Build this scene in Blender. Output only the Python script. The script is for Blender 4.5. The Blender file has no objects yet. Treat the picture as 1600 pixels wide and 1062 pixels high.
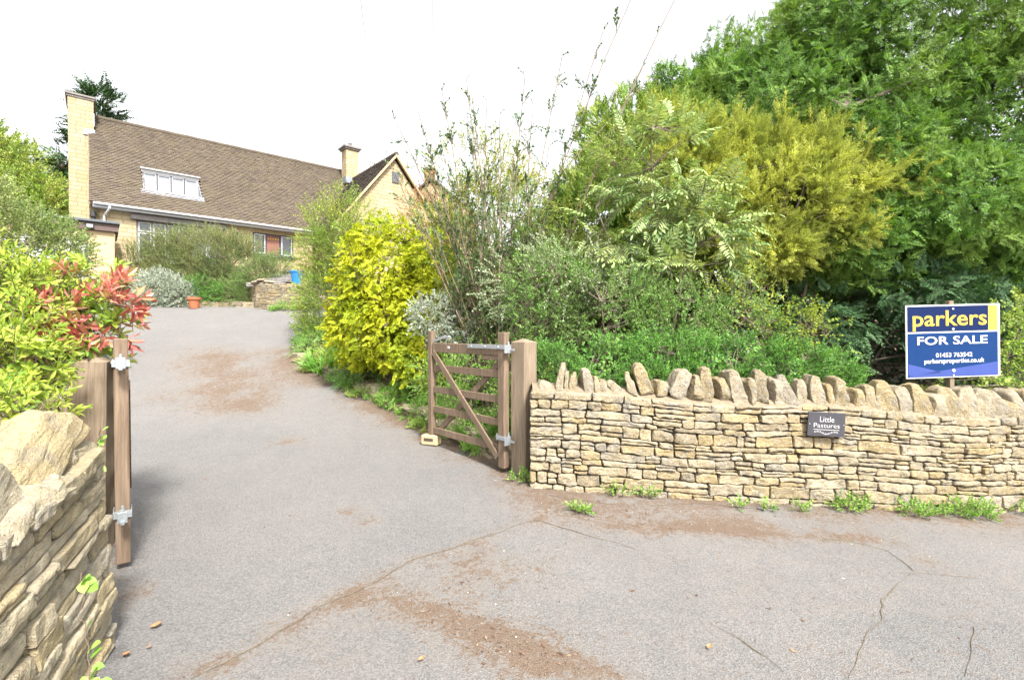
import bpy, bmesh, math, random
import numpy as np
from mathutils import Vector, Matrix

# ---------------------------------------------------------------- camera, world, sun
SC = bpy.context.scene
COL = SC.collection
cam_d = bpy.data.cameras.new("camera")
cam = bpy.data.objects.new("camera", cam_d)
COL.objects.link(cam)
cam_d.sensor_width = 36
cam_d.lens = 758 / 1600 * 36
cam_d.clip_start = 0.05
cam_d.clip_end = 3000
cam.location = (0, 0, 1.5)
cam.rotation_euler = (math.radians(90 - 0.907), 0, 0)
SC.camera = cam

SUN_EL, SUN_AZ = math.radians(52), math.radians(152)   # azimuth clockwise from +Y : behind the camera, to the right
world = bpy.data.worlds.new("World")
SC.world = world
world.use_nodes = True
wn, wl = world.node_tree.nodes, world.node_tree.links
wn.clear()
sky = wn.new("ShaderNodeTexSky")
sky.sky_type = 'NISHITA'
sky.sun_disc = False
sky.sun_elevation = SUN_EL
sky.sun_rotation = SUN_AZ
sky.air_density = 1.0
sky.dust_density = 3.0
sky.ozone_density = 1.0
hsv = wn.new("ShaderNodeHueSaturation")
hsv.inputs['Saturation'].default_value = 0.12      # a bright veil of cloud
bgn = wn.new("ShaderNodeBackground")
bgn.inputs['Strength'].default_value = 0.115
wo = wn.new("ShaderNodeOutputWorld")
wl.new(sky.outputs[0], hsv.inputs['Color'])
wl.new(hsv.outputs[0], bgn.inputs[0])
wl.new(bgn.outputs[0], wo.inputs[0])

sun_d = bpy.data.lights.new("sun", 'SUN')
sun_d.energy = 2.6
sun_d.angle = math.radians(9)
sun_d.color = (1.0, 0.95, 0.88)
sun = bpy.data.objects.new("sun", sun_d)
COL.objects.link(sun)
sd = Vector((math.sin(SUN_AZ) * math.cos(SUN_EL), math.cos(SUN_AZ) * math.cos(SUN_EL), math.sin(SUN_EL)))
sun.rotation_euler = sd.to_track_quat('Z', 'Y').to_euler()

SC.view_settings.view_transform = 'Standard'
SC.view_settings.look = 'None'
SC.view_settings.exposure = 1.95
SC.view_settings.gamma = 1
SC.cycles.max_bounces = 6
SC.cycles.diffuse_bounces = 4
SC.cycles.transparent_max_bounces = 6
SC.cycles.transmission_bounces = 3
SC.cycles.use_adaptive_sampling = True
SC.cycles.adaptive_threshold = 0.02

RNG = np.random.default_rng(7)
random.seed(7)

# ---------------------------------------------------------------- tagging helpers
def tag(o, label=None, cat=None, group=None, kind=None):
    if label: o["label"] = label
    if cat: o["category"] = cat
    if group: o["group"] = group
    if kind: o["kind"] = kind
    return o

def empty(name, loc=(0, 0, 0), rz=0.0, label=None, cat=None, group=None):
    o = bpy.data.objects.new(name, None)
    COL.objects.link(o)
    o.location = loc
    o.rotation_euler = (0, 0, rz)
    o.empty_display_size = 0.1
    return tag(o, label, cat, group)

def link(name, me, parent=None, mats=()):
    for m in mats:
        me.materials.append(m)
    o = bpy.data.objects.new(name, me)
    COL.objects.link(o)
    if parent is not None:
        o.parent = parent
    return o

def np_mesh(name, V, Q, mats, parent=None, attrs=None, mi=None, smooth=False, loc=None):
    V = np.ascontiguousarray(V, dtype=np.float32).reshape(-1, 3)
    Q = np.ascontiguousarray(Q, dtype=np.int32).reshape(-1, 4)
    if loc is not None:
        V = V - np.array(loc, dtype=np.float32)
    me = bpy.data.meshes.new(name)
    me.vertices.add(len(V)); me.vertices.foreach_set("co", V.ravel())
    me.loops.add(len(Q) * 4); me.loops.foreach_set("vertex_index", Q.ravel())
    me.polygons.add(len(Q))
    me.polygons.foreach_set("loop_start", np.arange(0, len(Q) * 4, 4, dtype=np.int32))
    if mi is not None:
        me.polygons.foreach_set("material_index", np.asarray(mi, dtype=np.int32))
    me.polygons.foreach_set("use_smooth", np.full(len(Q), smooth, dtype=bool))
    if attrs:
        for k, a in attrs.items():
            at = me.attributes.new(k, 'FLOAT', 'POINT')
            at.data.foreach_set("value", np.ascontiguousarray(a, dtype=np.float32))
    me.update(calc_edges=True)
    o = link(name, me, parent, mats)
    if loc is not None:
        o.location = loc
    return o

class MB:
    """collects small shapes into one mesh"""
    def __init__(s): s.bm = bmesh.new()
    def box(s, c, size, rot=None, bevel=0.0):
        r = bmesh.ops.create_cube(s.bm, size=1.0)
        vs = r['verts']
        M = Matrix.Translation(Vector(c)) @ (rot.to_4x4() if rot is not None else Matrix.Identity(4)) @ Matrix.Diagonal((size[0], size[1], size[2], 1))
        bmesh.ops.transform(s.bm, matrix=M, verts=vs)
        if bevel > 0:
            es = list({e for v in vs for e in v.link_edges})
            bmesh.ops.bevel(s.bm, geom=es, offset=bevel, segments=1, affect='EDGES')
        return s
    def bar(s, a, b, w, h, bevel=0.0, up=(0, 0, 1)):
        a, b = Vector(a), Vector(b)
        d = b - a; L = d.length; d.normalize()
        up = Vector(up); x = d.cross(up)
        if x.length < 1e-4: x = Vector((1, 0, 0))
        x.normalize(); z = x.cross(d)
        R = Matrix((x, d, z)).transposed()
        return s.box((a + b) / 2, (w, L, h), R, bevel)
    def cyl(s, a, b, r1, r2=None, seg=12):
        a, b = Vector(a), Vector(b)
        d = b - a
        r = bmesh.ops.create_cone(s.bm, cap_ends=True, segments=seg, radius1=r1, radius2=r1 if r2 is None else r2, depth=d.length)
        M = Matrix.Translation((a + b) / 2) @ d.to_track_quat('Z', 'Y').to_matrix().to_4x4()
        bmesh.ops.transform(s.bm, matrix=M, verts=r['verts'])
        return s
    def poly(s, pts):
        s.bm.faces.new([s.bm.verts.new(p) for p in pts]); return s
    def prism(s, pts, ext):
        ext = Vector(ext)
        a = [s.bm.verts.new(p) for p in pts]
        b = [s.bm.verts.new(Vector(p) + ext) for p in pts]
        s.bm.faces.new(a[::-1]); s.bm.faces.new(b)
        n = len(pts)
        for i in range(n):
            s.bm.faces.new((a[i], a[(i + 1) % n], b[(i + 1) % n], b[i]))
        return s
    def lathe(s, prof, seg=24, c=(0, 0, 0)):
        rings = []
        for r, z in prof:
            rings.append([s.bm.verts.new((c[0] + r * math.cos(2 * math.pi * k / seg), c[1] + r * math.sin(2 * math.pi * k / seg), c[2] + z)) for k in range(seg)])
        for i in range(len(rings) - 1):
            for k in range(seg):
                s.bm.faces.new((rings[i][k], rings[i][(k + 1) % seg], rings[i + 1][(k + 1) % seg], rings[i + 1][k]))
        return s
    def build(s, name, mat, parent=None, smooth=False):
        bmesh.ops.recalc_face_normals(s.bm, faces=s.bm.faces)
        me = bpy.data.meshes.new(name)
        s.bm.to_mesh(me); s.bm.free()
        if smooth:
            me.polygons.foreach_set("use_smooth", [True] * len(me.polygons))
        return link(name, me, parent, [mat])

# ---------------------------------------------------------------- noise
def _hash(ix, iy, iz, seed):
    h = (ix * 374761393 + iy * 668265263 + iz * 2147483647 + seed * 974711) & 0xffffffff
    h = ((h ^ (h >> 13)) * 1274126177) & 0xffffffff
    h = (h ^ (h >> 16)) & 0xffffffff
    return h / 4294967295.0

def vnoise(P, seed=0):
    P = np.asarray(P, dtype=np.float64)
    I = np.floor(P).astype(np.int64); f = P - I
    f = f * f * (3 - 2 * f)
    out = 0
    for dx in (0, 1):
        wx = f[..., 0] if dx else 1 - f[..., 0]
        for dy in (0, 1):
            wy = f[..., 1] if dy else 1 - f[..., 1]
            for dz in (0, 1):
                wz = f[..., 2] if dz else 1 - f[..., 2]
                out = out + wx * wy * wz * _hash(I[..., 0] + dx, I[..., 1] + dy, I[..., 2] + dz, seed)
    return out * 2 - 1

def fbm(P, seed=0, oct=3):
    P = np.asarray(P, dtype=np.float64)
    a, s, t = 1.0, 0, 0
    for k in range(oct):
        s = s + a * vnoise(P * (2.03 ** k), seed + k * 17); t += a; a *= 0.5
    return s / t

def sstep(a, b, x):
    t = np.clip((x - a) / (b - a), 0, 1)
    return t * t * (3 - 2 * t)

# ---------------------------------------------------------------- materials
def new_mat(name):
    m = bpy.data.materials.new(name)
    m.use_nodes = True
    nt = m.node_tree
    b = nt.nodes['Principled BSDF']
    return m, nt, b

def N(nt, typ, **kw):
    n = nt.nodes.new(typ)
    for k, v in kw.items():
        if k in n.inputs.keys() if hasattr(n.inputs, 'keys') else False:
            n.inputs[k].default_value = v
        else:
            setattr(n, k, v)
    return n

def ramp(nt, fac, stops):
    r = nt.nodes.new("ShaderNodeValToRGB")
    el = r.color_ramp.elements
    while len(el) < len(stops): el.new(0.5)
    for e, (p, c) in zip(el, stops):
        e.position = p
        e.color = (*c, 1) if len(c) == 3 else c
    nt.links.new(fac, r.inputs[0])
    return r.outputs[0]

def noise(nt, vec, scale, detail=4, rough=0.6, dist=0.0):
    n = nt.nodes.new("ShaderNodeTexNoise")
    n.inputs['Scale'].default_value = scale
    n.inputs['Detail'].default_value = detail
    n.inputs['Roughness'].default_value = rough
    n.inputs['Distortion'].default_value = dist
    if vec is not None: nt.links.new(vec, n.inputs['Vector'])
    return n.outputs['Fac']

def mixc(nt, fac, a, b, mode='MIX'):
    m = nt.nodes.new("ShaderNodeMix"); m.data_type = 'RGBA'; m.blend_type = mode
    for i, v in ((0, fac), (6, a), (7, b)):
        if isinstance(v, (int, float)): m.inputs[i].default_value = v
        elif isinstance(v, tuple): m.inputs[i].default_value = (*v, 1)
        else: nt.links.new(v, m.inputs[i])
    return m.outputs[2]

def math_(nt, op, a, b=None, clamp=False):
    m = nt.nodes.new("ShaderNodeMath"); m.operation = op; m.use_clamp = clamp
    for i, v in ((0, a), (1, b)):
        if v is None: continue
        if isinstance(v, (int, float)): m.inputs[i].default_value = v
        else: nt.links.new(v, m.inputs[i])
    return m.outputs[0]

def attr(nt, name):
    a = nt.nodes.new("ShaderNodeAttribute"); a.attribute_name = name
    return a.outputs['Fac']

def texco(nt, which='Object'):
    return nt.nodes.new("ShaderNodeTexCoord").outputs[which]

def mapping(nt, vec, scale=(1, 1, 1), rot=(0, 0, 0)):
    m = nt.nodes.new("ShaderNodeMapping")
    m.inputs['Scale'].default_value = scale
    m.inputs['Rotation'].default_value = rot
    nt.links.new(vec, m.inputs['Vector'])
    return m.outputs[0]

def bump(nt, bsdf, h, strength=0.4, dist=0.01):
    b = nt.nodes.new("ShaderNodeBump")
    b.inputs['Strength'].default_value = strength
    b.inputs['Distance'].default_value = dist
    nt.links.new(h, b.inputs['Height'])
    nt.links.new(b.outputs[0], bsdf.inputs['Normal'])

def leaf_mat(name, cols, trans=0.35, rough=0.5, clump=None, clump_scale=1.6, hue=0.0):
    """cols: 3 leaf colours, dark -> light, picked per leaf; clump: second colour in patches"""
    m, nt, b = new_mat(name)
    r1, t1 = attr(nt, 'rnd'), attr(nt, 'tint')
    f = math_(nt, 'ADD', math_(nt, 'MULTIPLY', r1, 0.6), math_(nt, 'MULTIPLY', t1, 0.4))
    n = len(cols)
    c = ramp(nt, f, [(0.12 + 0.76 * i / (n - 1), cc) for i, cc in enumerate(cols)])
    if clump:
        nz = noise(nt, texco(nt), clump_scale, 3)
        fac = ramp(nt, nz, [(0.46, (0, 0, 0)), (0.6, (1, 1, 1))])
        c = mixc(nt, fac, c, mixc(nt, 0.6, c, clump))
    nt.links.new(c, b.inputs['Base Color'])
    b.inputs['Roughness'].default_value = rough
    b.inputs['Specular IOR Level'].default_value = 0.35
    tr = nt.nodes.new("ShaderNodeBsdfTranslucent")
    tc = mixc(nt, 1.0, c, (1.0, 1.0, 0.55), 'MULTIPLY')
    nt.links.new(tc, tr.inputs[0])
    mx = nt.nodes.new("ShaderNodeMixShader"); mx.inputs[0].default_value = trans
    out = nt.nodes['Material Output']
    nt.links.new(b.outputs[0], mx.inputs[1]); nt.links.new(tr.outputs[0], mx.inputs[2])
    nt.links.new(mx.outputs[0], out.inputs[0])
    return m

def bark_mat(name, c1, c2, scale=14):
    m, nt, b = new_mat(name)
    v = mapping(nt, texco(nt), (1, 1, 0.25))
    nz = noise(nt, v, scale, 5, 0.65)
    nt.links.new(ramp(nt, nz, [(0.3, c1), (0.7, c2)]), b.inputs['Base Color'])
    b.inputs['Roughness'].default_value = 0.9
    bump(nt, b, nz, 0.6, 0.01)
    return m

def plain_mat(name, col, rough=0.6, metal=0.0, var=0.12, scale=30, spec=0.4, bumps=0.0):
    m, nt, b = new_mat(name)
    nz = noise(nt, texco(nt), scale, 4)
    d = tuple(x * (1 - var) for x in col); l = tuple(min(1, x * (1 + var)) for x in col)
    nt.links.new(ramp(nt, nz, [(0.3, d), (0.7, l)]), b.inputs['Base Color'])
    b.inputs['Roughness'].default_value = rough
    b.inputs['Metallic'].default_value = metal
    b.inputs['Specular IOR Level'].default_value = spec
    if bumps: bump(nt, b, nz, bumps, 0.003)
    return m

def stone_mat(name, base, bump_s=0.7, grey=0.5, k=1.0):
    m, nt, b = new_mat(name)
    tc = texco(nt)
    r = attr(nt, 'rnd')
    cols = [(0.0, tuple(x * 0.68 for x in base)), (0.3, (base[0] * 1.0, base[1] * 0.90, base[2] * 0.66)), (0.55, base),
            (0.8, (base[0] * 1.10, base[1] * 1.07, base[2] * 1.0)), (1.0, (base[0] * 0.88, base[1] * 0.90, base[2] * 0.98))]
    c = ramp(nt, r, cols)
    n1 = noise(nt, tc, 9 * k, 6, 0.7)
    c = mixc(nt, ramp(nt, n1, [(0.35, (0, 0, 0)), (0.65, (1, 1, 1))]), mixc(nt, 0.5, c, (base[0] * 0.6, base[1] * 0.5, base[2] * 0.36)), c)
    # grey weathering, pale lichen and small dark pits
    n2 = noise(nt, tc, 5 * k, 5, 0.65, 0.5)
    c = mixc(nt, ramp(nt, n2, [(0.50, (0, 0, 0)), (0.66, (grey,) * 3)]), c, (0.21, 0.20, 0.18))
    n3 = noise(nt, tc, 34 * k, 5, 0.75)
    c = mixc(nt, ramp(nt, n3, [(0.56, (0, 0, 0)), (0.64, (0.75,) * 3)]), c, (0.44, 0.42, 0.36))
    n4 = noise(nt, tc, 60 * k, 3, 0.6)
    c = mixc(nt, ramp(nt, n4, [(0.30, (0.75,) * 3), (0.40, (0, 0, 0))]), c, (0.06, 0.05, 0.035))
    nt.links.new(c, b.inputs['Base Color'])
    b.inputs['Roughness'].default_value = 0.92
    b.inputs['Specular IOR Level'].default_value = 0.2
    vz = nt.nodes.new("ShaderNodeTexVoronoi"); vz.inputs['Scale'].default_value = 16 * k
    nt.links.new(mapping(nt, tc, (1, 1, 2.2)), vz.inputs['Vector'])
    vs = nt.nodes.new("ShaderNodeSeparateColor"); nt.links.new(vz.outputs['Color'], vs.inputs[0])
    n1 = math_(nt, 'ADD', n1, math_(nt, 'MULTIPLY', vs.outputs[0], 0.35))
    h = math_(nt, 'ADD', math_(nt, 'MULTIPLY', n1, 1.4), math_(nt, 'ADD', n3, math_(nt, 'MULTIPLY', n4, 0.6)))
    bump(nt, b, h, bump_s, 0.018)
    return m

def wood_mat(name, c1, c2, c3):
    m, nt, b = new_mat(name)
    tc = texco(nt)
    v = mapping(nt, tc, (60, 60, 3.0))
    g = noise(nt, v, 1.0, 5, 0.65, 0.4)
    broad = noise(nt, mapping(nt, tc, (7, 7, 1.2)), 1.0, 3, 0.5)
    c = ramp(nt, g, [(0.25, c1), (0.5, c2), (0.8, c3)])
    c = mixc(nt, ramp(nt, broad, [(0.4, (0, 0, 0)), (0.65, (0.6,) * 3)]), c, (c2[0] * 0.75, c2[1] * 0.80, c2[2] * 0.78))
    nt.links.new(c, b.inputs['Base Color'])
    b.inputs['Roughness'].default_value = 0.85
    b.inputs['Specular IOR Level'].default_value = 0.2
    bump(nt, b, g, 0.5, 0.004)
    return m

M = {}
M['wood'] = wood_mat('weathered_wood', (0.085, 0.058, 0.040), (0.175, 0.124, 0.086), (0.27, 0.205, 0.15))
M['post_wood'] = wood_mat('post_wood', (0.12, 0.088, 0.060), (0.225, 0.172, 0.122), (0.32, 0.255, 0.19))
M['stone'] = stone_mat('dry_stone', (0.375, 0.325, 0.232), 1.0, 0.7)
M['stone_near'] = stone_mat('dry_stone_near', (0.52, 0.47, 0.36), 1.0, 0.55, 2.2)
M['cope'] = stone_mat('cope_stone', (0.31, 0.275, 0.205), 0.9, 0.6)
M['core'] = plain_mat('wall_core', (0.07, 0.055, 0.04), 0.95, bumps=0.5)
M['mortar'] = plain_mat('mortar', (0.20, 0.155, 0.105), 0.95, scale=22, var=0.25, bumps=0.6)
M['galv'] = plain_mat('galvanised_steel', (0.36, 0.39, 0.41), 0.42, 0.55, 0.2, 40)
M['white'] = plain_mat('white_paint', (0.55, 0.55, 0.56), 0.4, 0, 0.04)
M['frame_white'] = plain_mat('white_frame', (0.42, 0.43, 0.45), 0.4, 0, 0.05)
M['frame_dark'] = plain_mat('dark_frame', (0.05, 0.05, 0.065), 0.5)
M['lead'] = plain_mat('lead_flashing', (0.22, 0.24, 0.27), 0.6, 0.1, 0.2, 12)
M['concrete'] = plain_mat('concrete', (0.19, 0.175, 0.165), 0.9, 0, 0.25, 9, bumps=0.4)
M['fascia_brown'] = plain_mat('brown_fascia', (0.09, 0.06, 0.052), 0.6)
M['felt'] = plain_mat('roof_felt', (0.10, 0.115, 0.13), 0.9)
M['terracotta'] = plain_mat('terracotta', (0.38, 0.12, 0.055), 0.75, 0, 0.15, 14)
M['blue_glaze'] = plain_mat('blue_glaze', (0.03, 0.20, 0.55), 0.25, 0, 0.15)
M['black'] = plain_mat('black_iron', (0.03, 0.03, 0.03), 0.5)
M['soil'] = plain_mat('soil', (0.07, 0.05, 0.03), 0.95, 0, 0.4, 10, bumps=0.6)
M['bark'] = bark_mat('bark', (0.09, 0.065, 0.05), (0.24, 0.19, 0.15))
M['bark_pale'] = bark_mat('pale_bark', (0.12, 0.085, 0.055), (0.25, 0.19, 0.13))
M['bark_twig'] = bark_mat('twig_bark', (0.09, 0.065, 0.045), (0.20, 0.15, 0.11))
M['dead'] = bark_mat('dead_twig', (0.035, 0.028, 0.022), (0.09, 0.07, 0.055))

def glass_mat(name, col, rough=0.08):
    m, nt, b = new_mat(name)
    b.inputs['Base Color'].default_value = (*col, 1)
    b.inputs['Roughness'].default_value = rough
    b.inputs['Specular IOR Level'].default_value = 0.9
    return m
M['glass'] = glass_mat('window_glass', (0.03, 0.033, 0.036))
M['glass_sky'] = glass_mat('sky_reflection_glass', (0.26, 0.28, 0.31), 0.05)  # pale base colour paints the reflected sky into the glass

def asphalt_mat():
    m, nt, b = new_mat('asphalt')
    tc = texco(nt)
    d, d2 = attr(nt, 'dirt'), attr(nt, 'fresh')
    n_big = noise(nt, tc, 0.9, 4, 0.6)
    n_mid = noise(nt, tc, 7, 5, 0.7)
    vo = nt.nodes.new("ShaderNodeTexVoronoi"); vo.inputs['Scale'].default_value = 150
    nt.links.new(tc, vo.inputs['Vector'])
    chip = nt.nodes.new("ShaderNodeSeparateColor"); nt.links.new(vo.outputs['Color'], chip.inputs[0])
    n_fine = noise(nt, tc, 210, 3, 0.7)
    c = ramp(nt, n_big, [(0.3, (0.150, 0.146, 0.143)), (0.7, (0.178, 0.172, 0.166))])
    c = mixc(nt, ramp(nt, n_mid, [(0.3, (0.5,) * 3), (0.7, (0, 0, 0))]), c, (0.132, 0.129, 0.129))
    c = mixc(nt, 0.4, c, mixc(nt, 1.0, c, ramp(nt, chip.outputs[0], [(0.0, (0.35,) * 3), (0.5, (1,) * 3), (1.0, (1.9, 1.82, 1.75))]), 'MULTIPLY'))
    c = mixc(nt, 0.3, c, mixc(nt, 1.0, c, ramp(nt, n_fine, [(0.3, (0.45,) * 3), (0.7, (1.6,) * 3)]), 'MULTIPLY'))
    c = mixc(nt, math_(nt, 'MULTIPLY', d2, 0.6), c, mixc(nt, 1.0, c, (0.87, 0.89, 0.92), 'MULTIPLY'))
    # moss, grit and rotted leaf lying on the surface
    brk = noise(nt, tc, 42, 6, 0.85, 0.8)
    dd = math_(nt, 'MULTIPLY', d, 1.0)
    brk2 = noise(nt, tc, 11, 4, 0.75, 1.2)
    edge = math_(nt, 'ADD', math_(nt, 'ADD', dd, math_(nt, 'MULTIPLY', math_(nt, 'SUBTRACT', brk2, 0.5), 2.4)), math_(nt, 'MULTIPLY', math_(nt, 'SUBTRACT', brk, 0.5), 3.0))
    fac = ramp(nt, edge, [(0.50, (0, 0, 0)), (0.68, (0.9,) * 3)])
    soft = ramp(nt, math_(nt, 'ADD', dd, math_(nt, 'MULTIPLY', math_(nt, 'SUBTRACT', n_mid, 0.5), 1.3)), [(0.05, (0, 0, 0)), (0.8, (0.6,) * 3)])
    dirtc = ramp(nt, n_fine, [(0.3, (0.060, 0.040, 0.028)), (0.7, (0.21, 0.150, 0.107))])
    c = mixc(nt, soft, c, (0.190, 0.164, 0.140))
    c = mixc(nt, fac, c, dirtc)
    nt.links.new(c, b.inputs['Base Color'])
    b.inputs['Roughness'].default_value = 0.9
    b.inputs['Specular IOR Level'].default_value = 0.25
    h = math_(nt, 'ADD', math_(nt, 'MULTIPLY', vo.outputs['Distance'], 0.9), math_(nt, 'ADD', n_fine, math_(nt, 'MULTIPLY', n_mid, 0.6)))
    bump(nt, b, h, 0.75, 0.008)
    return m
M['asphalt'] = asphalt_mat()

def brickstone_mat(name, base, dark):
    m, nt, b = new_mat(name)
    tc = texco(nt)
    sp = nt.nodes.new("ShaderNodeSeparateXYZ"); nt.links.new(tc, sp.inputs[0])
    s = math_(nt, 'ADD', sp.outputs[0], sp.outputs[1])
    cb = nt.nodes.new("ShaderNodeCombineXYZ"); nt.links.new(s, cb.inputs[0]); nt.links.new(sp.outputs[2], cb.inputs[1])
    br = nt.nodes.new("ShaderNodeTexBrick")
    br.offset = 0.42; br.squash = 0.75; br.squash_frequency = 3
    nt.links.new(cb.outputs[0], br.inputs['Vector'])
    br.inputs['Color1'].default_value = (*base, 1)
    br.inputs['Color2'].default_value = (base[0] * 0.86, base[1] * 0.80, base[2] * 0.70, 1)
    br.inputs['Mortar'].default_value = (*dark, 1)
    br.inputs['Scale'].default_value = 1.0
    br.inputs['Mortar Size'].default_value = 0.014
    br.inputs['Mortar Smooth'].default_value = 0.2
    br.inputs['Bias'].default_value = 0.0
    br.inputs['Brick Width'].default_value = 0.46
    br.inputs['Row Height'].default_value = 0.155
    n1 = noise(nt, tc, 3.0, 5, 0.7)
    c = mixc(nt, ramp(nt, n1, [(0.4, (0, 0, 0)), (0.7, (0.55,) * 3)]), br.outputs['Color'], (base[0] * 0.72, base[1] * 0.70, base[2] * 0.66))
    nt.links.new(c, b.inputs['Base Color'])
    b.inputs['Roughness'].default_value = 0.9
    n2 = noise(nt, tc, 14, 4, 0.6)
    h = math_(nt, 'ADD', math_(nt, 'MULTIPLY', br.outputs['Fac'], -1.0), math_(nt, 'MULTIPLY', n2, 0.6))
    bump(nt, b, h, 0.6, 0.02)
    return m
M['house'] = brickstone_mat('reconstituted_stone', (0.42, 0.345, 0.215), (0.235, 0.185, 0.115))
M['render'] = plain_mat('cream_block', (0.44, 0.34, 0.20), 0.9, 0, 0.1, 6)

def tile_mat(name, base):
    m, nt, b = new_mat(name)
    r = attr(nt, 'rnd')
    c = ramp(nt, r, [(0.0, tuple(x * 0.8 for x in base)), (0.45, base), (1.0, (base[0] * 1.22, base[1] * 1.22, base[2] * 1.2))])
    n1 = noise(nt, texco(nt), 2.2, 5, 0.7)
    c = mixc(nt, ramp(nt, n1, [(0.45, (0, 0, 0)), (0.65, (0.5,) * 3)]), c, (base[0] * 1.25, base[1] * 1.3, base[2] * 1.0))
    nt.links.new(c, b.inputs['Base Color'])
    b.inputs['Roughness'].default_value = 0.9
    bump(nt, b, noise(nt, texco(nt), 30, 3), 0.4, 0.01)
    return m
M['tile'] = tile_mat('concrete_tile', (0.094, 0.073, 0.053))
M['tile_dark'] = tile_mat('slate_grey_tile', (0.085, 0.068, 0.058))

# ---------------------------------------------------------------- terrain height
_py = np.array([-50, 4.6, 5.4, 6.2, 7.2, 8, 9, 10, 11, 12, 13, 14, 15, 15.6, 17, 20, 26, 60.])
_pz = np.array([0, 0, .03, .085, .21, .38, .61, .86, 1.13, 1.41, 1.68, 1.95, 2.2, 2.33, 2.5, 2.62, 2.7, 3.0])
def height(x, y):
    x = np.asarray(x, dtype=float); y = np.asarray(y, dtype=float)
    z = 0
    for o in (-.5, -.25, 0, .25, .5):
        z = z + np.interp(y + o, _py, _pz) / 5
    z = z * (1 - 0.45 * sstep(-0.5, 1.5, x) * (y < 40))
    z = z - 0.054 * np.clip(x, 0, 9) * (1 - sstep(4.8, 7, y))
    return z

PAVE = np.array([(-9, -9), (16, -9), (16, 4.95), (0.35, 4.95), (-0.02, 5.25), (-1.12, 6.62), (-1.9, 7.45), (-3.1, 8.75), (-4.3, 9.9),
                 (-5.0, 10.7), (-4.85, 12), (-5.1, 13.4), (-5.6, 14.8), (-5.9, 15.3), (-9.0, 15.7), (-12.5, 16.2), (-16, 16.2), (-13.5, 14.2), (-10.3, 11.2),
                 (-7.5, 8.3), (-4.6, 5.1), (-3.0, 3.5), (-2.25, 2.75), (-2.05, 2.1), (-2.05, 0.8), (-3, -0.9), (-9, -2)])
def poly_sd(x, y, P):
    d = np.full(x.shape, 1e9); ins = np.zeros(x.shape, bool)
    for i in range(len(P)):
        ax, ay = P[i]; bx, by = P[(i + 1) % len(P)]
        ex, ey = bx - ax, by - ay
        t = np.clip(((x - ax) * ex + (y - ay) * ey) / (ex * ex + ey * ey), 0, 1)
        d = np.minimum(d, np.hypot(x - ax - t * ex, y - ay - t * ey))
        c = ((ay > y) != (by > y)) & (x < (bx - ax) * (y - ay) / (by - ay + 1e-12) + ax)
        ins ^= c
    return np.where(ins, -d, d)

def line_d(x, y, pts):
    d = np.full(x.shape, 1e9)
    for (ax, ay), (bx, by) in zip(pts[:-1], pts[1:]):
        ex, ey = bx - ax, by - ay
        t = np.clip(((x - ax) * ex + (y - ay) * ey) / (ex * ex + ey * ey), 0, 1)
        d = np.minimum(d, np.hypot(x - ax - t * ex, y - ay - t * ey))
    return d

def grid(xs, ys, zf):
    X, Y = np.meshgrid(xs, ys)
    Z = zf(X, Y)
    V = np.stack([X, Y, Z], -1).reshape(-1, 3)
    nx, ny = len(xs), len(ys)
    i = np.arange(nx - 1)[None] + np.arange(ny - 1)[:, None] * nx
    Q = np.stack([i, i + 1, i + 1 + nx, i + nx], -1).reshape(-1, 4)
    return V, Q

def ground_z(X, Y):
    h = height(X, Y)
    s = poly_sd(X, Y, PAVE)
    P3 = np.stack([X * 2.1, Y * 2.1, X * 0], -1)
    nz = fbm(P3, 3, 3)
    s2 = s + 0.10 * nz
    h = h - 0.05 + 0.13 * sstep(-0.02, 0.28, s2) + 0.03 * nz * (s2 > 0)
    right = sstep(0.1, 0.9, s) * sstep(-9.5, -8, -np.abs(X + 0.0) * 0 + (X > -6) * 1.0 - 9 + 0.5) * (X > -6)
    h = h + 0.22 * sstep(0.15, 1.1, s) * (X > -5.6) * (Y > 4.9) * (Y < 15)
    # terrace in front of the house, behind the little retaining wall
    ter = sstep(15.75, 16.6, Y) * sstep(-11.9, -11.3, X) * sstep(-30, -40, -Y * 1.0)
    h = np.where(Y < 60, h + (3.35 - h) * ter * (h < 3.35) * 0 + 0, h)
    t2 = sstep(15.9, 17.6, Y) * sstep(-11.6, -10.4, X)
    h = h + (3.3 - np.minimum(h, 3.3)) * t2
    return h

def dense(a, b, fine, lo, hi):
    left, r = [], []
    x, st = a, fine
    while x > lo: st *= 1.35; x -= st; left.append(x)
    x, st = b, fine
    while x < hi: st *= 1.35; x += st; r.append(x)
    return np.array(left[::-1] + list(np.arange(a, b + 1e-6, fine)) + r)
gx = dense(-14, 9, 0.09, -500, 500); gy = dense(-1, 18, 0.09, -60, 900)
V, Q = grid(gx, gy, ground_z)
m, nt, b = new_mat('garden_soil')
tc = texco(nt)
na = noise(nt, tc, 3, 5, 0.7); nb = noise(nt, tc, 40, 4, 0.7)
c = ramp(nt, na, [(0.35, (0.09, 0.062, 0.04)), (0.55, (0.15, 0.105, 0.065)), (0.7, (0.05, 0.08, 0.025))])
c = mixc(nt, 0.6, c, mixc(nt, 1.0, c, ramp(nt, nb, [(0.3, (0.35,) * 3), (0.7, (1.7,) * 3)]), 'MULTIPLY'))
nt.links.new(c, b.inputs['Base Color']); b.inputs['Roughness'].default_value = 0.95
bump(nt, b, math_(nt, 'ADD', na, nb), 0.8, 0.02)
tag(np_mesh('ground', V, Q, [m], smooth=True), kind='structure')

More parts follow.
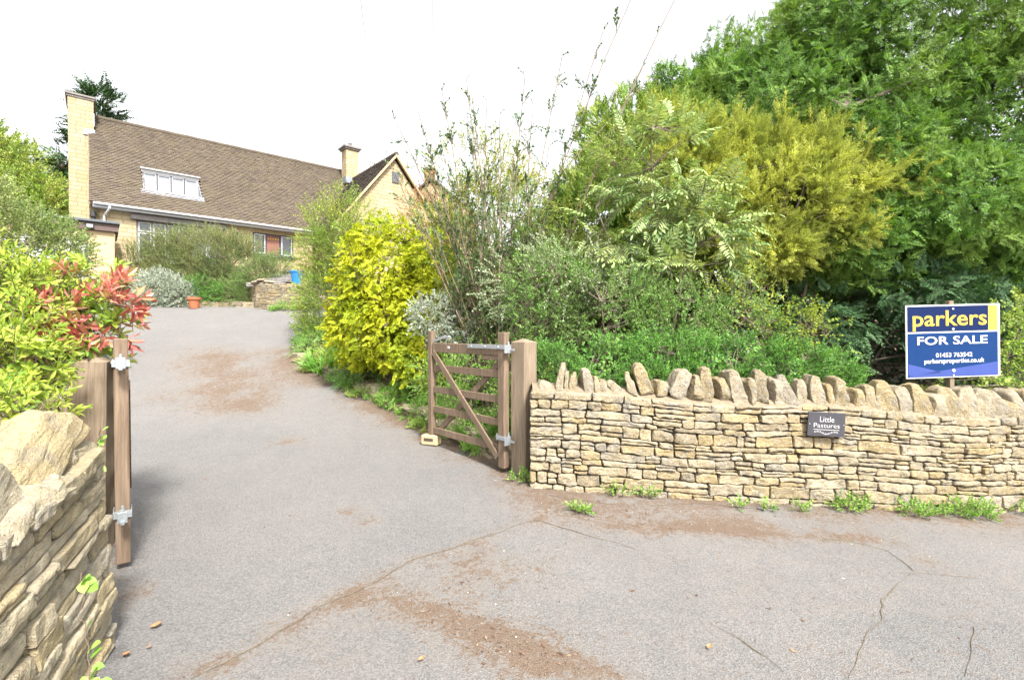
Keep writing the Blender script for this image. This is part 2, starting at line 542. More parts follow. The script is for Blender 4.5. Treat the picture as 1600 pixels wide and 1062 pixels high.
# paved drive and road: one sheet of asphalt
SEAM = [(-2.2, 1.35), (-1.60, 1.75), (-1.05, 2.12), (-0.62, 2.55), (-0.22, 2.98), (0.06, 3.55), (0.14, 3.95), (0.30, 4.45)]
def pz(X, Y):
    w = fbm(np.stack([X * 0.9, Y * 0.9, X * 0], -1), 5, 2)
    return height(X, Y) + 0.006 * w
ax_ = np.arange(-15.5, 16.01, 0.07); ay_ = np.arange(-8, 16.3, 0.07)
V, Q = grid(ax_, ay_, pz)
X, Y = V[:, 0], V[:, 1]
s = poly_sd(X, Y, PAVE)
keep = (s < 0.32)
kq = keep[Q].all(1)
Q = Q[kq]
used = np.unique(Q); remap = -np.ones(len(V), int); remap[used] = np.arange(len(used))
V, Q = V[used], remap[Q]; s = s[used]; X, Y = V[:, 0], V[:, 1]
def pix2ground(px, py):
    # meets the terrain along a sight line (solves for the place of a stain seen in the photograph)
    p = math.atan(12 / 758.)
    dx, dz = (px - 800) / 758., -(py - 531) / 758.
    r = (dx, math.cos(p) + dz * math.sin(p), -math.sin(p) + dz * math.cos(p))
    t = 0.5
    while t < 40:
        if 1.5 + r[2] * t < float(height(r[0] * t, r[1] * t)): break
        t += 0.02
    return r[0] * t, r[1] * t
SEAM_PX = [(290, 1061), (400, 1010), (480, 962), (570, 920), (640, 880), (700, 862), (760, 838), (838, 812)]
SEAM = [pix2ground(*q) for q in SEAM_PX]
def blot(cx, cy, rx, ry, amp, ang=0):
    x, y = pix2ground(cx, cy)
    x1, _ = pix2ground(cx + rx, cy); _, y1 = pix2ground(cx, cy - ry); _, y0 = pix2ground(cx, cy + ry)
    ex, ey = abs(x1 - x), max(abs(y1 - y0) / 2, 0.05)
    dx, dy = X - x, Y - y
    ca, sa = math.cos(ang), math.sin(ang)
    u, v = (dx * ca + dy * sa) / ex, (-dx * sa + dy * ca) / ey
    return amp * np.exp(-(u * u + v * v) * 0.8)
dn = fbm(np.stack([X * 1.7, Y * 1.7, X * 0], -1), 11, 4)
dirt = np.zeros(len(V))
for bl in [(330, 570, 60, 20, 0.62), (360, 605, 75, 24, 0.75), (385, 635, 60, 18, 0.62), (310, 548, 45, 12, 0.45), (452, 689, 20, 7, 0.55), (545, 800, 22, 9, 0.5), (575, 815, 20, 7, 0.5),
           (610, 930, 60, 22, 0.5), (680, 960, 60, 22, 0.52), (750, 990, 70, 24, 0.55), (830, 1035, 80, 30, 0.55), (690, 890, 60, 20, 0.42), (740, 865, 60, 16, 0.38), (700, 930, 110, 40, 0.25), (820, 880, 60, 16, 0.3),
           (1180, 832, 90, 12, 0.55), (1330, 842, 60, 8, 0.5), (1090, 822, 60, 8, 0.45), (1000, 825, 60, 8, 0.4), (1440, 880, 26, 7, 0.45), (900, 800, 110, 20, 0.40), (1445, 872, 14, 4, .6),
           (1160, 812, 60, 8, 0.3), (440, 555, 40, 12, 0.35), (330, 1040, 50, 10, 0.35), (250, 620, 26, 10, .25), (215, 930, 20, 24, .3), (480, 1010, 70, 30, 0.14)]:
    dirt = dirt + blot(*bl)
edge_pts = [(4.5, 4.65), (0.3, 4.65), (-0.1, 5.15), (-1.2, 6.6), (-1.95, 7.45), (-3.15, 8.75), (-4.4, 9.9), (-5.0, 10.8)]
ed = line_d(X, Y, edge_pts)
dirt = dirt + 0.62 * np.exp(-(ed / 0.42) ** 2) * sstep(-0.35, 0.25, dn + 0.25)
dirt = dirt + 0.12 * np.exp(-((line_d(X, Y, [(16, 4.6), (0.3, 4.6)])) / 0.3) ** 2)
dirt = dirt + 0.45 * np.exp(-(np.clip(-s, 0, 9) / 0.14) ** 2)
for ln_, am_ in ((SEAM, .42), ([pix2ground(*q) for q in ((570, 925), (700, 965), (830, 1010), (950, 1060))], .3)):
    dirt = dirt + am_ * np.exp(-(line_d(X, Y, ln_) / 0.10) ** 2)
side = np.interp(Y, [p[1] for p in SEAM], [p[0] for p in SEAM])
road_side = ((X > side) & (Y < 4.45))
dirt = dirt + 0.10 * road_side * (dn > -0.2)
dirt = np.clip(1.2 * dirt * (0.85 + 0.7 * dn), 0, 1)
fresh = (~road_side) * (Y < 8) * 0.55 * sstep(-0.3, 0.2, fbm(np.stack([X * .5, Y * .5, X * 0], -1), 23, 2))
fresh = fresh + 0.9 * ((X > 1.9) & (Y < 2.75) & (X + Y * .2 < 8))
V_road, D_road = V.copy(), dirt.copy()
tag(np_mesh('driveway', V, Q, [M['asphalt']], attrs={'dirt': dirt, 'fresh': fresh}, smooth=True), kind='structure')

# joints and cracks in the asphalt, filled with grit
def crack(name, pts, w, seed, mat):
    r = np.random.default_rng(seed)
    P = []
    for (a, b_) in zip(pts[:-1], pts[1:]):
        n = max(2, int(math.dist(a, b_) / 0.03))
        for k in range(n):
            t = k / n
            P.append((a[0] + (b_[0] - a[0]) * t, a[1] + (b_[1] - a[1]) * t))
    P = np.array(P)
    d = np.gradient(P, axis=0); d /= np.linalg.norm(d, axis=1)[:, None] + 1e-9
    nrm = np.stack([-d[:, 1], d[:, 0]], -1)
    s_ = np.arange(len(P)) * 0.03
    off = fbm(np.stack([s_ * 3, s_ * 0 + seed, s_ * 0], -1), seed, 3) * 0.05
    C = P + nrm * off[:, None]
    ww = w * np.clip(fbm(np.stack([s_ * 5, s_ * 0, s_ * 0 + seed], -1), seed + 8, 3) * 2 + .8, 0.02, 1.2) * (0.3 + 0.9 * np.abs(fbm(np.stack([s_ * 9, s_ * 0, s_ * 0 + seed], -1), seed + 3, 3)))
    A, B = C + nrm * ww[:, None], C - nrm * ww[:, None]
    V = []
    for a, c_, b_ in zip(A, C, B):
        for q, dz in ((a, 0.0), (c_, 0.003), (b_, 0.0)):
            V.append((q[0], q[1], float(pz(np.array(q[0]), np.array(q[1]))) + 0.004 + dz))
    n = len(C)
    Qs = []
    for i in range(n - 1):
        for j in (0, 1):
            Qs.append((i * 3 + j, i * 3 + j + 1, i * 3 + 4 + j, i * 3 + 3 + j))
    return tag(np_mesh(name, V, Qs, [mat], smooth=True), kind='structure')
M['grit'] = plain_mat('joint_grit', (0.115, 0.094, 0.068), 0.95, 0, 0.5, 60, bumps=0.8)
def pg(l): return [pix2ground(*p) for p in l]
crack('road_joint', pg([(290, 1061), (400, 1010), (480, 962), (570, 920), (640, 880), (700, 862), (760, 838), (838, 812)]), 0.008, 5, M['grit'])
crack('road_crack', pg([(1310, 1061), (1350, 1000), (1385, 950), (1425, 893)]), 0.005, 8, M['grit'])
crack('road_crack', pg([(1425, 893), (1390, 862), (1330, 846), (1250, 838)]), 0.006, 9, M['grit'])
crack('road_crack', pg([(1110, 975), (1160, 1000), (1205, 1030), (1240, 1060)]), 0.007, 12, M['grit'])
crack('road_crack', pg([(1425, 893), (1480, 900), (1545, 910)]), 0.005, 13, M['grit'])
crack('road_crack', pg([(1520, 980), (1512, 1020), (1500, 1060)]), 0.005, 14, M['grit'])
crack('road_crack', pg([(838, 812), (900, 830), (960, 850), (1000, 862)]), 0.005, 15, M['grit'])
crack('road_crack', pg([(850, 772), (900, 782), (980, 790), (1100, 788), (1200, 800)]), 0.007, 16, M['grit'])

# ---------------------------------------------------------------- dry stone builder
def cube_template(ux, uy, uz):
    """grid cube surface with given coordinate lists in [-1,1]; returns verts, quads"""
    idx, V, Q = {}, [], []
    nx, ny, nz = len(ux), len(uy), len(uz)
    def vid(i, j, k):
        key = (i, j, k)
        if key not in idx:
            idx[key] = len(V); V.append((ux[i], uy[j], uz[k]))
        return idx[key]
    for i in range(nx - 1):
        for j in range(ny - 1):
            Q.append((vid(i, j, 0), vid(i, j + 1, 0), vid(i + 1, j + 1, 0), vid(i + 1, j, 0)))
            Q.append((vid(i, j, nz - 1), vid(i + 1, j, nz - 1), vid(i + 1, j + 1, nz - 1), vid(i, j + 1, nz - 1)))
    for i in range(nx - 1):
        for k in range(nz - 1):
            Q.append((vid(i, 0, k), vid(i + 1, 0, k), vid(i + 1, 0, k + 1), vid(i, 0, k + 1)))
            Q.append((vid(i, ny - 1, k), vid(i, ny - 1, k + 1), vid(i + 1, ny - 1, k + 1), vid(i + 1, ny - 1, k)))
    for j in range(ny - 1):
        for k in range(nz - 1):
            Q.append((vid(0, j, k), vid(0, j, k + 1), vid(0, j + 1, k + 1), vid(0, j + 1, k)))
            Q.append((vid(nx - 1, j, k), vid(nx - 1, j + 1, k), vid(nx - 1, j + 1, k + 1), vid(nx - 1, j, k + 1)))
    return np.array(V, float), np.array(Q)

def round_box(T, H, r):
    """T (nv,3) unit template, H (n,3) half sizes, r (n,) radius -> (n,nv,3)"""
    P = T[None] * H[:, None]
    rr = np.minimum(r[:, None], H.min(1, keepdims=True) * 0.9)[:, None]
    inner = np.clip(P, -(H[:, None] - rr), (H[:, None] - rr))
    d = P - inner
    L = np.linalg.norm(d, axis=-1, keepdims=True)
    return inner + d / np.maximum(L, 1e-9) * np.where(L > 1e-9, rr, 0)

def stone_wall(name, path, zb, zt, thick, rows, mean_len, mat, parent, seed, amp=0.009, hi=False, faces_out=0.012, slope=None, gap=0.004, batter=0.0, rad0=0.007):
    """path: polyline of (x,y) with the visible face on its right-hand side; zb,zt: functions of s (0..1); courses follow both"""
    r = np.random.default_rng(seed)
    P = np.array(path, float)
    seg = np.linalg.norm(np.diff(P, axis=0), axis=1); S = np.r_[0, np.cumsum(seg)]; L = S[-1]
    items = []
    z = 0.0
    bounds = [0.0]
    hs = []
    while z < 1.0:
        h = rows[0] + (rows[1] - rows[0]) * r.random() ** 1.2
        hs.append(h); z += h
    tot = sum(hs); hs = [h / tot for h in hs]
    z = 0.0
    for h in hs:
        s0 = -r.random() * mean_len * 0.4
        while s0 < L:
            l = mean_len * (0.45 + 1.3 * r.random() ** 1.5)
            if h * 1.0 < rows[0] * 1.15: l *= 1.25
            a, b = max(0, s0), min(L, s0 + l)
            if L - b < 0.05: b = L
            if b - a > 0.03:
                q = r.random()
                if q < 0.24 and h > rows[0] * 1.1:
                    c = 0.35 + 0.3 * r.random()
                    items.append((a, b, z, z + h * c)); items.append((a, b, z + h * c, z + h))
                elif q < 0.34 and b - a > 0.16:
                    c = a + (b - a) * (0.4 + 0.2 * r.random()); cz = z + h * (0.4 + 0.2 * r.random())
                    items.append((a, c, z, z + h)); items.append((c, b, z, cz)); items.append((c, b, cz, z + h))
                else:
                    items.append((a, b, z, z + h))
            s0 += l
        z += h
    I = np.array(items)
    n = len(I)
    if hi: ux = np.array([-1, -.95, -.82, -.66, -.5, -.33, -.16, 0, .16, .33, .5, .66, .82, .95, 1]); uz = np.array([-1, -.85, -.5, -.17, .17, .5, .85, 1])
    else: ux = np.array([-1, -.9, -.55, -.2, .2, .55, .9, 1]); uz = np.array([-1, -.75, 0, .75, 1])
    T, TQ = cube_template(ux, np.array([-1, -.92, -.7, .7, 1]), uz)
    H = np.stack([(I[:, 1] - I[:, 0]) / 2 - gap * .6, np.full(n, thick / 2), np.full(n, .5)], -1)
    # real heights at mid-s for rounding
    sm = (I[:, 0] + I[:, 1]) / 2
    hh = np.array([(zt(s_ / L) - zb(s_ / L)) for s_ in sm]) * (I[:, 3] - I[:, 2])
    H[:, 2] = hh / 2 - gap * .5
    rad = rad0 + 0.013 * r.random(n)
    W = round_box(T, H, rad)
    # tapered, skewed outlines
    a1 = (r.random((n, 1)) - .5) * 0.5; a2 = (r.random((n, 1)) - .5) * 0.2
    un = W[..., 0] / H[:, None, 0]; wn_ = W[..., 2] / H[:, None, 2]
    W[..., 2] *= 1 - np.abs(a1) * sstep(0, 1, np.sign(a1) * un) * 0.9
    W[..., 0] *= 1 + a2 * wn_ * 0.5 - np.abs(a2) * 0.3
    W[..., 2] += H[:, None, 2] * 0.10 * np.sin(un * 2.2 + r.random((n, 1)) * 6)* (1 - np.abs(wn_)*.4)
    out = r.random(n) * faces_out - faces_out * .3
    front = W[..., 1] < 0
    W[..., 1] -= np.where(front, out[:, None], 0)
    # map to the wall
    sc = sm[:, None] + W[..., 0]
    scl = np.clip(sc, -0.02, L + 0.02)
    idx = np.clip(np.searchsorted(S, scl, side='right') - 1, 0, len(seg) - 1)
    t = (scl - S[idx]) / seg[idx]
    base = P[idx] + (P[idx + 1] - P[idx]) * t[..., None]
    # smooth tangents
    tang = np.gradient(P, S, axis=0)
    tg = np.stack([np.interp(scl, S, tang[:, 0]), np.interp(scl, S, tang[:, 1])], -1)
    tg /= np.linalg.norm(tg, axis=-1, keepdims=True)
    right = np.stack([tg[..., 1], -tg[..., 0]], -1)
    XY = base + right * (-W[..., 1:2] - thick / 2)
    zb_ = np.vectorize(zb)(scl / L); zt_ = np.vectorize(zt)(scl / L)
    fm = (I[:, 2] + I[:, 3]) / 2
    wob = 0.12 * fbm(np.stack([scl * 2.2, np.repeat(fm[:, None], scl.shape[1], 1) * 3, scl * 0], -1), seed + 5, 2) * (fm * (1 - fm) * 4)[:, None] * 0.12
    Z = zb_ + (zt_ - zb_) * (fm[:, None] + wob) + W[..., 2]
    if slope is not None: Z = Z + slope(scl / L, (Z - zb_) / (zt_ - zb_))
    XY = XY + right * (batter * (1 - np.clip((Z - zb_) / (zt_ - zb_), 0, 1)))[..., None]
    Vw = np.concatenate([XY, Z[..., None]], -1)
    off = (r.random((n, 1, 3)) * 50)
    nz = np.stack([fbm(Vw * f + off + 11.3 * k, seed + k, 3) for k, f in ((0, 19), (1, 19), (2, 19))], -1)
    nz2 = fbm(Vw * 5 + off, seed + 9, 2)
    Vw = Vw + nz * amp
    Vw[..., :2] += right * (nz2 * amp * 1.6)[..., None]
    nv = len(T)
    Qs = (TQ[None] + (np.arange(n) * nv)[:, None, None]).reshape(-1, 4)
    rnd = np.repeat(r.random(n), nv)
    o = np_mesh(name, Vw.reshape(-1, 3), Qs, [mat], parent, attrs={'rnd': rnd}, smooth=False)
    # rubble core behind the face
    cs = np.linspace(0.01, 0.99, 40)
    bm = MB()
    Vc, Qc = [], []
    for k, c_ in enumerate(cs):
        s_ = c_ * L
        i = min(int(np.searchsorted(S, s_, side='right')) - 1, len(seg) - 1)
        t_ = (s_ - S[i]) / seg[i]
        p = P[i] + (P[i + 1] - P[i]) * t_
        tg_ = np.array([np.interp(s_, S, tang[:, 0]), np.interp(s_, S, tang[:, 1])]); tg_ /= np.linalg.norm(tg_)
        rt = np.array([tg_[1], -tg_[0]])
        a = p - rt * 0.045; b_ = p - rt * (thick - 0.045)
        zz0 = zb(c_) - 0.15; zz1 = zt(c_) - 0.03 + (slope(c_, 1.0) if slope else 0)
        Vc += [(a[0], a[1], zz0), (a[0], a[1], zz1), (b_[0], b_[1], zz1), (b_[0], b_[1], zz0)]
    for k in range(len(cs) - 1):
        for j in range(4):
            a = k * 4 + j; b_ = k * 4 + (j + 1) % 4
            Qc.append((a, b_, b_ + 4, a + 4))
    np_mesh('rubble_core', Vc, Qc, [M['core']], parent)
    return o

def single_stone(name, H, loc, rot, mat, parent, seed, rad=0.03, amp=0.012, top=0.6, lean=0.0, freq=9, k=0):
    r = np.random.default_rng(seed)
    u = np.linspace(-1, 1, 17)
    u = np.sign(u) * np.abs(u) ** 0.75
    T, TQ = cube_template(u, u[::2], u)
    W = round_box(T, np.array([H]), np.array([rad]))[0]
    wn_ = (W[:, 2] / H[2] + 1) / 2
    W[:, 0] *= 1 - (1 - top) * wn_ ** 2
    W[:, 1] *= 1 - 0.35 * wn_ ** 3
    un = W[:, 0] / H[0]
    W[:, 2] -= H[2] * 0.35 * np.clip(wn_, 0, 1) * (un ** 2) + H[2] * 0.25 * wn_ * un * (r.random() - .5)
    W[:, 0] += lean * wn_ * H[2] * 2
    o3 = r.random(3) * 60
    nz = np.stack([fbm(W * freq + o3 + 7 * k, seed + k, 4) for k in range(3)], -1)
    # chipped, faceted planes
    for _ in range(5):
        nrm = r.normal(size=3); nrm /= np.linalg.norm(nrm)
        lim = 0.80 * np.abs(nrm * np.array(H)).sum() * (0.78 + 0.25 * r.random())
        d = (W - np.array([lean * H[2], 0, 0])) @ nrm
        W = W - np.clip(d - lim, 0, None)[:, None] * nrm * 0.8
    W = W + nz * amp
    R = np.array(Matrix.Rotation(rot[2], 3, 'Z') @ Matrix.Rotation(rot[1], 3, 'Y') @ Matrix.Rotation(rot[0], 3, 'X'))
    W = W @ R.T + np.array(loc)
    return np_mesh(name, W, TQ, [mat], parent, attrs={'rnd': np.full(len(W), r.random())}, smooth=False, loc=loc)

# ---- front wall to the right of the gate
FW = empty('stone_wall', (2.6, 4.7, 0), 0, 'long low wall of cream dry stone with upright coping, right of the open gate', 'wall')
FW.location = (0, 0, 0)
fw_path = [(0.17, 4.66), (0.6, 4.63), (1.5, 4.60), (2.6, 4.59), (3.7, 4.60), (4.6, 4.66), (5.2, 4.78), (5.9, 5.0), (7.0, 5.4), (8.2, 5.8)]
_FS = 8.2
fzb = lambda s: -0.02 - 0.054 * min(max(s * _FS, 0), 9) - 0.05
fzt = lambda s: 0.93 - 0.055 * s * _FS + 0.025 * math.sin(s * 22)
stone_wall('stonework', fw_path, fzb, fzt, 0.40, (0.050, 0.140), 0.25, M['stone'], FW, 3, amp=0.014, gap=0.0055, hi=True)
# lumpy mortar bed under the coping
xs = np.linspace(0.2, 5.0, 220)
prof = [(0.015, -0.05), (0.03, 0.0), (0.07, 0.035), (0.2, 0.06), (0.33, 0.05), (0.39, 0.0)]
Vm = []
for x in xs:
    yy = np.interp(x, [p[0] for p in fw_path], [p[1] for p in fw_path])
    for (dy, dz) in prof:
        nzv = float(fbm(np.array([x * 7, dy * 9, 1.0]), 31, 3))
        s_ = (x - 0.17) / _FS
        Vm.append((x, yy + dy + 0.03 * nzv, fzt(s_) + dz * 1.0 + 0.035 * nzv))
np6 = len(prof)
Qm = [(i * np6 + j, i * np6 + j + 1, (i + 1) * np6 + j + 1, (i + 1) * np6 + j) for i in range(len(xs) - 1) for j in range(np6 - 1)]
np_mesh('mortar_bed', Vm, Qm, [M['mortar']], FW, smooth=True)
# coping: (px centre, px width, py top, py bottom, lean +right)
COPE = [(850, 34, 597, 618, 0.1), (880, 13, 567, 612, 0.1), (888, 8, 582, 608, 0.0), (898, 14, 585, 612, 0.05), (918, 19, 574, 614, -0.15), (929, 10, 590, 612, 0),
        (944, 17, 594, 614, 0), (962, 20, 597, 618, -0.5), (988, 14, 582, 616, -0.25), (1006, 22, 568, 618, -0.35), (1033, 22, 596, 612, 0.1), (1063, 26, 577, 614, 0.45), (1083, 20, 588, 618, 0.1),
        (1104, 23, 575, 618, -0.02), (1129, 19, 590, 624, -0.3), (1148, 25, 580, 626, -0.2), (1171, 16, 589, 624, -0.15), (1190, 22, 580, 629, -0.02),
        (1210, 18, 591, 627, -0.1), (1231, 20, 584, 634, -0.4), (1254, 17, 594, 634, 0), (1276, 23, 588, 640, -0.1), (1296, 15, 600, 640, -0.15), (1312, 24, 592, 642, -0.05),
        (1338, 24, 608, 644, 0.0), (1360, 20, 603, 648, 0.0), (1384, 34, 598, 650, -0.15), (1408, 30, 606, 652, -0.2), (1435, 34, 600, 654, -0.3), (1465, 28, 616, 652, 0.1),
        (1490, 34, 606, 654, -0.35), (1518, 34, 604, 654, 0.1), (1548, 26, 628, 660, -0.3), (1570, 36, 610, 660, -0.5), (1596, 40, 626, 664, -0.7)]
for i, (cx, w, t, b_, ln) in enumerate(COPE):
    yy = 4.62 + 0.17
    sc = yy / 758.
    x = (cx - 800) * (4.70 / 758)
    yb = np.interp(x, [p[0] for p in fw_path], [p[1] for p in fw_path]) + 0.17
    zt_, zb_ = 1.5 - (t - 519) * 4.68 / 758, 1.5 - (b_ - 519) * 4.62 / 758 - 0.05
    hz = (zt_ - zb_) / 2 * 1.06
    single_stone('coping_stone', (w * 4.7 / 758 / 2 * 1.0, 0.12 + 0.03 * random.random(), hz), (x, yb, (zt_ + zb_) / 2),
                 (random.uniform(-.12, .12), ln * 0.9, random.uniform(-.25, .25)), M['cope'], FW, 100 + i, rad=0.012, amp=0.019, top=random.uniform(.4, .8), freq=11)
x = 5.0
i = 0
while x < 8.0:
    yb = np.interp(x, [p[0] for p in fw_path], [p[1] for p in fw_path]) + 0.17
    zz = fzt((x - 0.17) / _FS)
    single_stone('coping_stone', (0.085, 0.13, 0.14), (x, yb, zz + 0.12), (0, -0.3, 0.2), M['cope'], FW, 200 + i, rad=0.035)
    x += 0.19; i += 1

# ---- wall by the camera on the left
LW = empty('stone_wall', (0, 0, 0), 0, 'close rough pale stone wall at left edge, topped by big slanting boulders', 'wall')
lw_path = [(-4.2, -1.2), (-3.0, -0.75), (-2.15, -0.15), (-1.68, 0.55), (-1.56, 1.1), (-1.68, 1.55), (-1.83, 1.95), (-1.98, 2.34)]
lzb = lambda s: -0.12
lzt = lambda s: 0.95
# courses dip towards the near end of the wall
sl = lambda s, f: -0.0 * s
lslope = lambda s, f: -0.15 * np.minimum(1, (1 - s) / 0.17)
stone_wall('stonework', lw_path, lzb, lzt, 0.42, (0.048, 0.092), 0.27, M['stone_near'], LW, 12, amp=0.009, hi=True, faces_out=0.032, gap=0.003, slope=lslope, batter=0.05, rad0=0.005)
bould = [((0.13, 0.25, 0.12), (-2.04, 2.00, 0.98), (0.48, -0.25, 0.25)), ((0.12, 0.27, 0.06), (-1.86, 1.78, 0.85), (0.12, 0.05, 0.35)),
         ((0.14, 0.26, 0.13), (-1.84, 1.50, 0.92), (0.25, -0.1, 0.35)), ((0.12, 0.12, 0.05), (-2.08, 2.20, 0.95), (0.0, 0.1, 0.35)),
         ((0.18, 0.24, 0.16), (-1.80, 1.10, 0.86), (0.2, 0.1, 0.2)), ((0.18, 0.2, 0.18), (-1.9, 0.6, 0.86), (-0.3, 0.1, -0.3))]
for i, (h, l, rt) in enumerate(bould):
    single_stone('boulder', h, l, rt, M['stone_near'], LW, 300 + i, rad=0.012, amp=0.035, top=0.8, freq=9)

# ---- low edging wall of the drive bank
EW = empty('edging_wall', (0, 0, 0), 0, 'ruined knee-high stone edging running behind the open gate up the drive', 'wall')
ew_path = [(-4.55, 10.0), (-3.9, 9.55), (-3.1, 8.85), (-2.5, 8.2), (-1.85, 7.55), (-1.2, 6.85), (-0.6, 6.1), (-0.10, 5.42), (0.1, 5.2)]
def path_len(p): return sum(math.dist(a, b) for a, b in zip(p[:-1], p[1:]))
_EL = path_len(ew_path)
def at_path(p, s):
    L = path_len(p); d = s * L
    for a, b in zip(p[:-1], p[1:]):
        l = math.dist(a, b)
        if d <= l: return a[0] + (b[0] - a[0]) * d / l, a[1] + (b[1] - a[1]) * d / l
        d -= l
    return p[-1]
_es = np.linspace(0, 1, 60)
_eh = np.array([float(height(*at_path(ew_path, s))) for s in _es])
ezb = lambda s: float(np.interp(s, _es, _eh)) - 0.06
ezt = lambda s: float(np.interp(s, _es, _eh)) + 0.17 + 0.05 * math.sin(s * 31) + 0.04 * math.sin(s * 77)
stone_wall('stonework', ew_path, ezb, ezt, 0.25, (0.18, 0.42), 0.24, M['stone'], EW, 21, amp=0.022, faces_out=0.05)

# ---- retaining wall of the terrace
RW = empty('retaining_wall', (0, 0, 0), 0, 'curved thin-coursed stone retaining wall below the house window, far end of the drive', 'wall')
rw_path = [(-9.6, 16.9), (-8.9, 16.3), (-8.35, 15.6), (-8.05, 15.25), (-7.6, 15.05), (-7.0, 15.0), (-6.2, 15.02), (-5.2, 15.1)]
rzb = lambda s: 2.1
rzt = lambda s: 3.0
stone_wall('stonework', rw_path, rzb, rzt, 0.35, (0.035, 0.07), 0.2, M['stone'], RW, 31, amp=0.009)
EK = empty('edging_wall', (0, 0, 0), 0, 'low line of flat stones edging the planted bed beside the terracotta pot', 'wall')
ek_path = [(-13.6, 16.0), (-12.0, 15.85), (-10.6, 15.75), (-9.0, 15.6), (-8.2, 15.4)]
stone_wall('stonework', ek_path, lambda s: 2.2, lambda s: 2.47 + 0.02 * math.sin(s * 30), 0.2, (0.25, 0.45), 0.25, M['stone'], EK, 33)

# ---------------------------------------------------------------- gates and posts
def wbox(name, mat, parent, c, size, rot=None, bevel=0.004):
    return MB().box(c, size, rot, bevel).build(name, mat, parent)

def post(name, loc, rz, side, h, lean, label, cap=0.035):
    t = empty(name, loc, rz, label, 'gatepost', 'square wooden gateposts with pointed tops')
    t.rotation_euler = (lean[0], lean[1], rz)
    s = side / 2
    bm = bmesh.new()
    rings = []
    for (k, z) in [(1.0, -0.2), (1.0, 0), (1.0, h * .25), (1.0, h * .5), (1.0, h * .75), (1.0, h - cap - 0.004), (0.95, h - cap)]:
        e = 0.012
        c = [(-s + e, -s), (s - e, -s), (s, -s + e), (s, s - e), (s - e, s), (-s + e, s), (-s, s - e), (-s, -s + e)]
        rings.append([bm.verts.new((x * k, y * k, z)) for x, y in c])
    for a, b_ in zip(rings[:-1], rings[1:]):
        for i in range(8): bm.faces.new((a[i], a[(i + 1) % 8], b_[(i + 1) % 8], b_[i]))
    top = bm.verts.new((0, 0, h))
    for i in range(8): bm.faces.new((rings[-1][i], rings[-1][(i + 1) % 8], top))
    me = bpy.data.meshes.new('shaft'); bm.to_mesh(me); bm.free()
    link('shaft', me, t, [M['post_wood']])
    return t

post('gatepost', (0.125, 5.10, 0), math.radians(48), 0.20, 1.435, (0, 0), 'square weathered gatepost with pointed top at the end of the long stone wall')
post('gatepost', (-2.90, 3.32, 0), math.radians(24), 0.205, 1.34, (0.01, 0.02), 'square weathered gatepost half hidden by red-leaved shrub')

def gate(loc, rz, label, latch, lean=(0, 0)):
    t = empty('gate', loc, rz, label, 'gate')
    t.rotation_euler = (lean[0], lean[1], rz)
    W = M['wood']; L = 1.44
    # local x runs from the hinge to the free end, +y is the drive side
    wbox('hinge_stile', W, t, (0.045, 0, 0.765), (0.10, 0.075, 1.43), None, 0.006)
    wbox('meeting_stile', W, t, (L - 0.035, 0, 0.84), (0.075, 0.07, 1.32), None, 0.006)
    wbox('top_rail', W, t, (L / 2, 0, 1.29), (L - 0.17, 0.055, 0.115), None, 0.005)
    wbox('top_rail', W, t, (0.24, -0.002, 1.205), (0.30, 0.05, 0.05), None, 0.005)
    for z in (1.035, 0.765, 0.52, 0.25):
        wbox('rail', W, t, (L / 2, -0.004, z), (L - 0.17, 0.024, 0.082), None, 0.004)
    MB().bar((L - 0.10, 0.022, 1.235), (0.11, 0.022, 0.15), 0.024, 0.075, 0.004, up=(0, 0, 1)).build('brace', W, t)
    MB().bar((0.11, -0.034, 1.18), (L - 0.10, -0.034, 0.22), 0.024, 0.075, 0.004).build('brace', W, t)
    # strap hinge on top
    h = MB().box((0.30, 0.042, 1.325), (0.62, 0.007, 0.045), None, 0.002).box((0.30, -0.036, 1.325), (0.30, 0.007, 0.045), None, 0.002)
    h.box((-0.012, 0.0, 1.325), (0.012, 0.09, 0.045)).cyl((-0.035, 0, 1.29), (-0.035, 0, 1.36), 0.016)
    hg = h.build('strap_hinge', M['galv'], t)
    for x in (0.08, 0.30, 0.54): MB().cyl((x, 0.044, 1.325), (x, 0.052, 1.325), 0.011, 0.007, 8).build('bolt', M['galv'], hg)
    h = MB().box((0.045, 0.044, 0.37), (0.13, 0.007, 0.045), None, 0.002).box((0.045, -0.044, 0.37), (0.13, 0.007, 0.045), None, 0.002)
    h.box((-0.014, 0, 0.37), (0.01, 0.09, 0.045)).cyl((-0.035, 0, 0.335), (-0.035, 0, 0.405), 0.016)
    h.build('bottom_hinge', M['galv'], t)
    # the hooks that carry the hinges, fixed to the post
    for z in (1.30, 0.345):
        k = MB().cyl((-0.035, 0, z - 0.02), (-0.035, 0, z + 0.085), 0.0095).bar((-0.035, 0, z), (-0.12, 0.0, z), 0.02, 0.02)
        if latch: k.box((-0.062, 0.035, z + 0.005), (0.01, 0.09, 0.085), None, 0.002)
        else: k.cyl((-0.035, 0, z + 0.0), (-0.035, 0, z + 0.012), 0.022).box((-0.10, 0.0, z + 0.03), (0.008, 0.05, 0.07), None, 0.002)
        k.build('hinge_hook', M['galv'], t)
    if latch:
        l = MB().bar((L - 0.06, 0.0, 1.365), (L - 0.33, 0.0, 1.43), 0.012, 0.035, 0.002).bar((L - 0.31, 0.0, 1.41), (L - 0.42, 0.0, 1.43), 0.03, 0.03, 0.002)
        l.build('latch', M['galv'], t)
        MB().box((L - 0.44, 0.029, 1.30), (0.045, 0.002, 0.03)).build('white_tag', M['white'], t)
        MB().box((0.115, 0.025, 0.37), (0.03, 0.012, 0.07), None, 0.002).build('keeper', M['galv'], t)
    return t

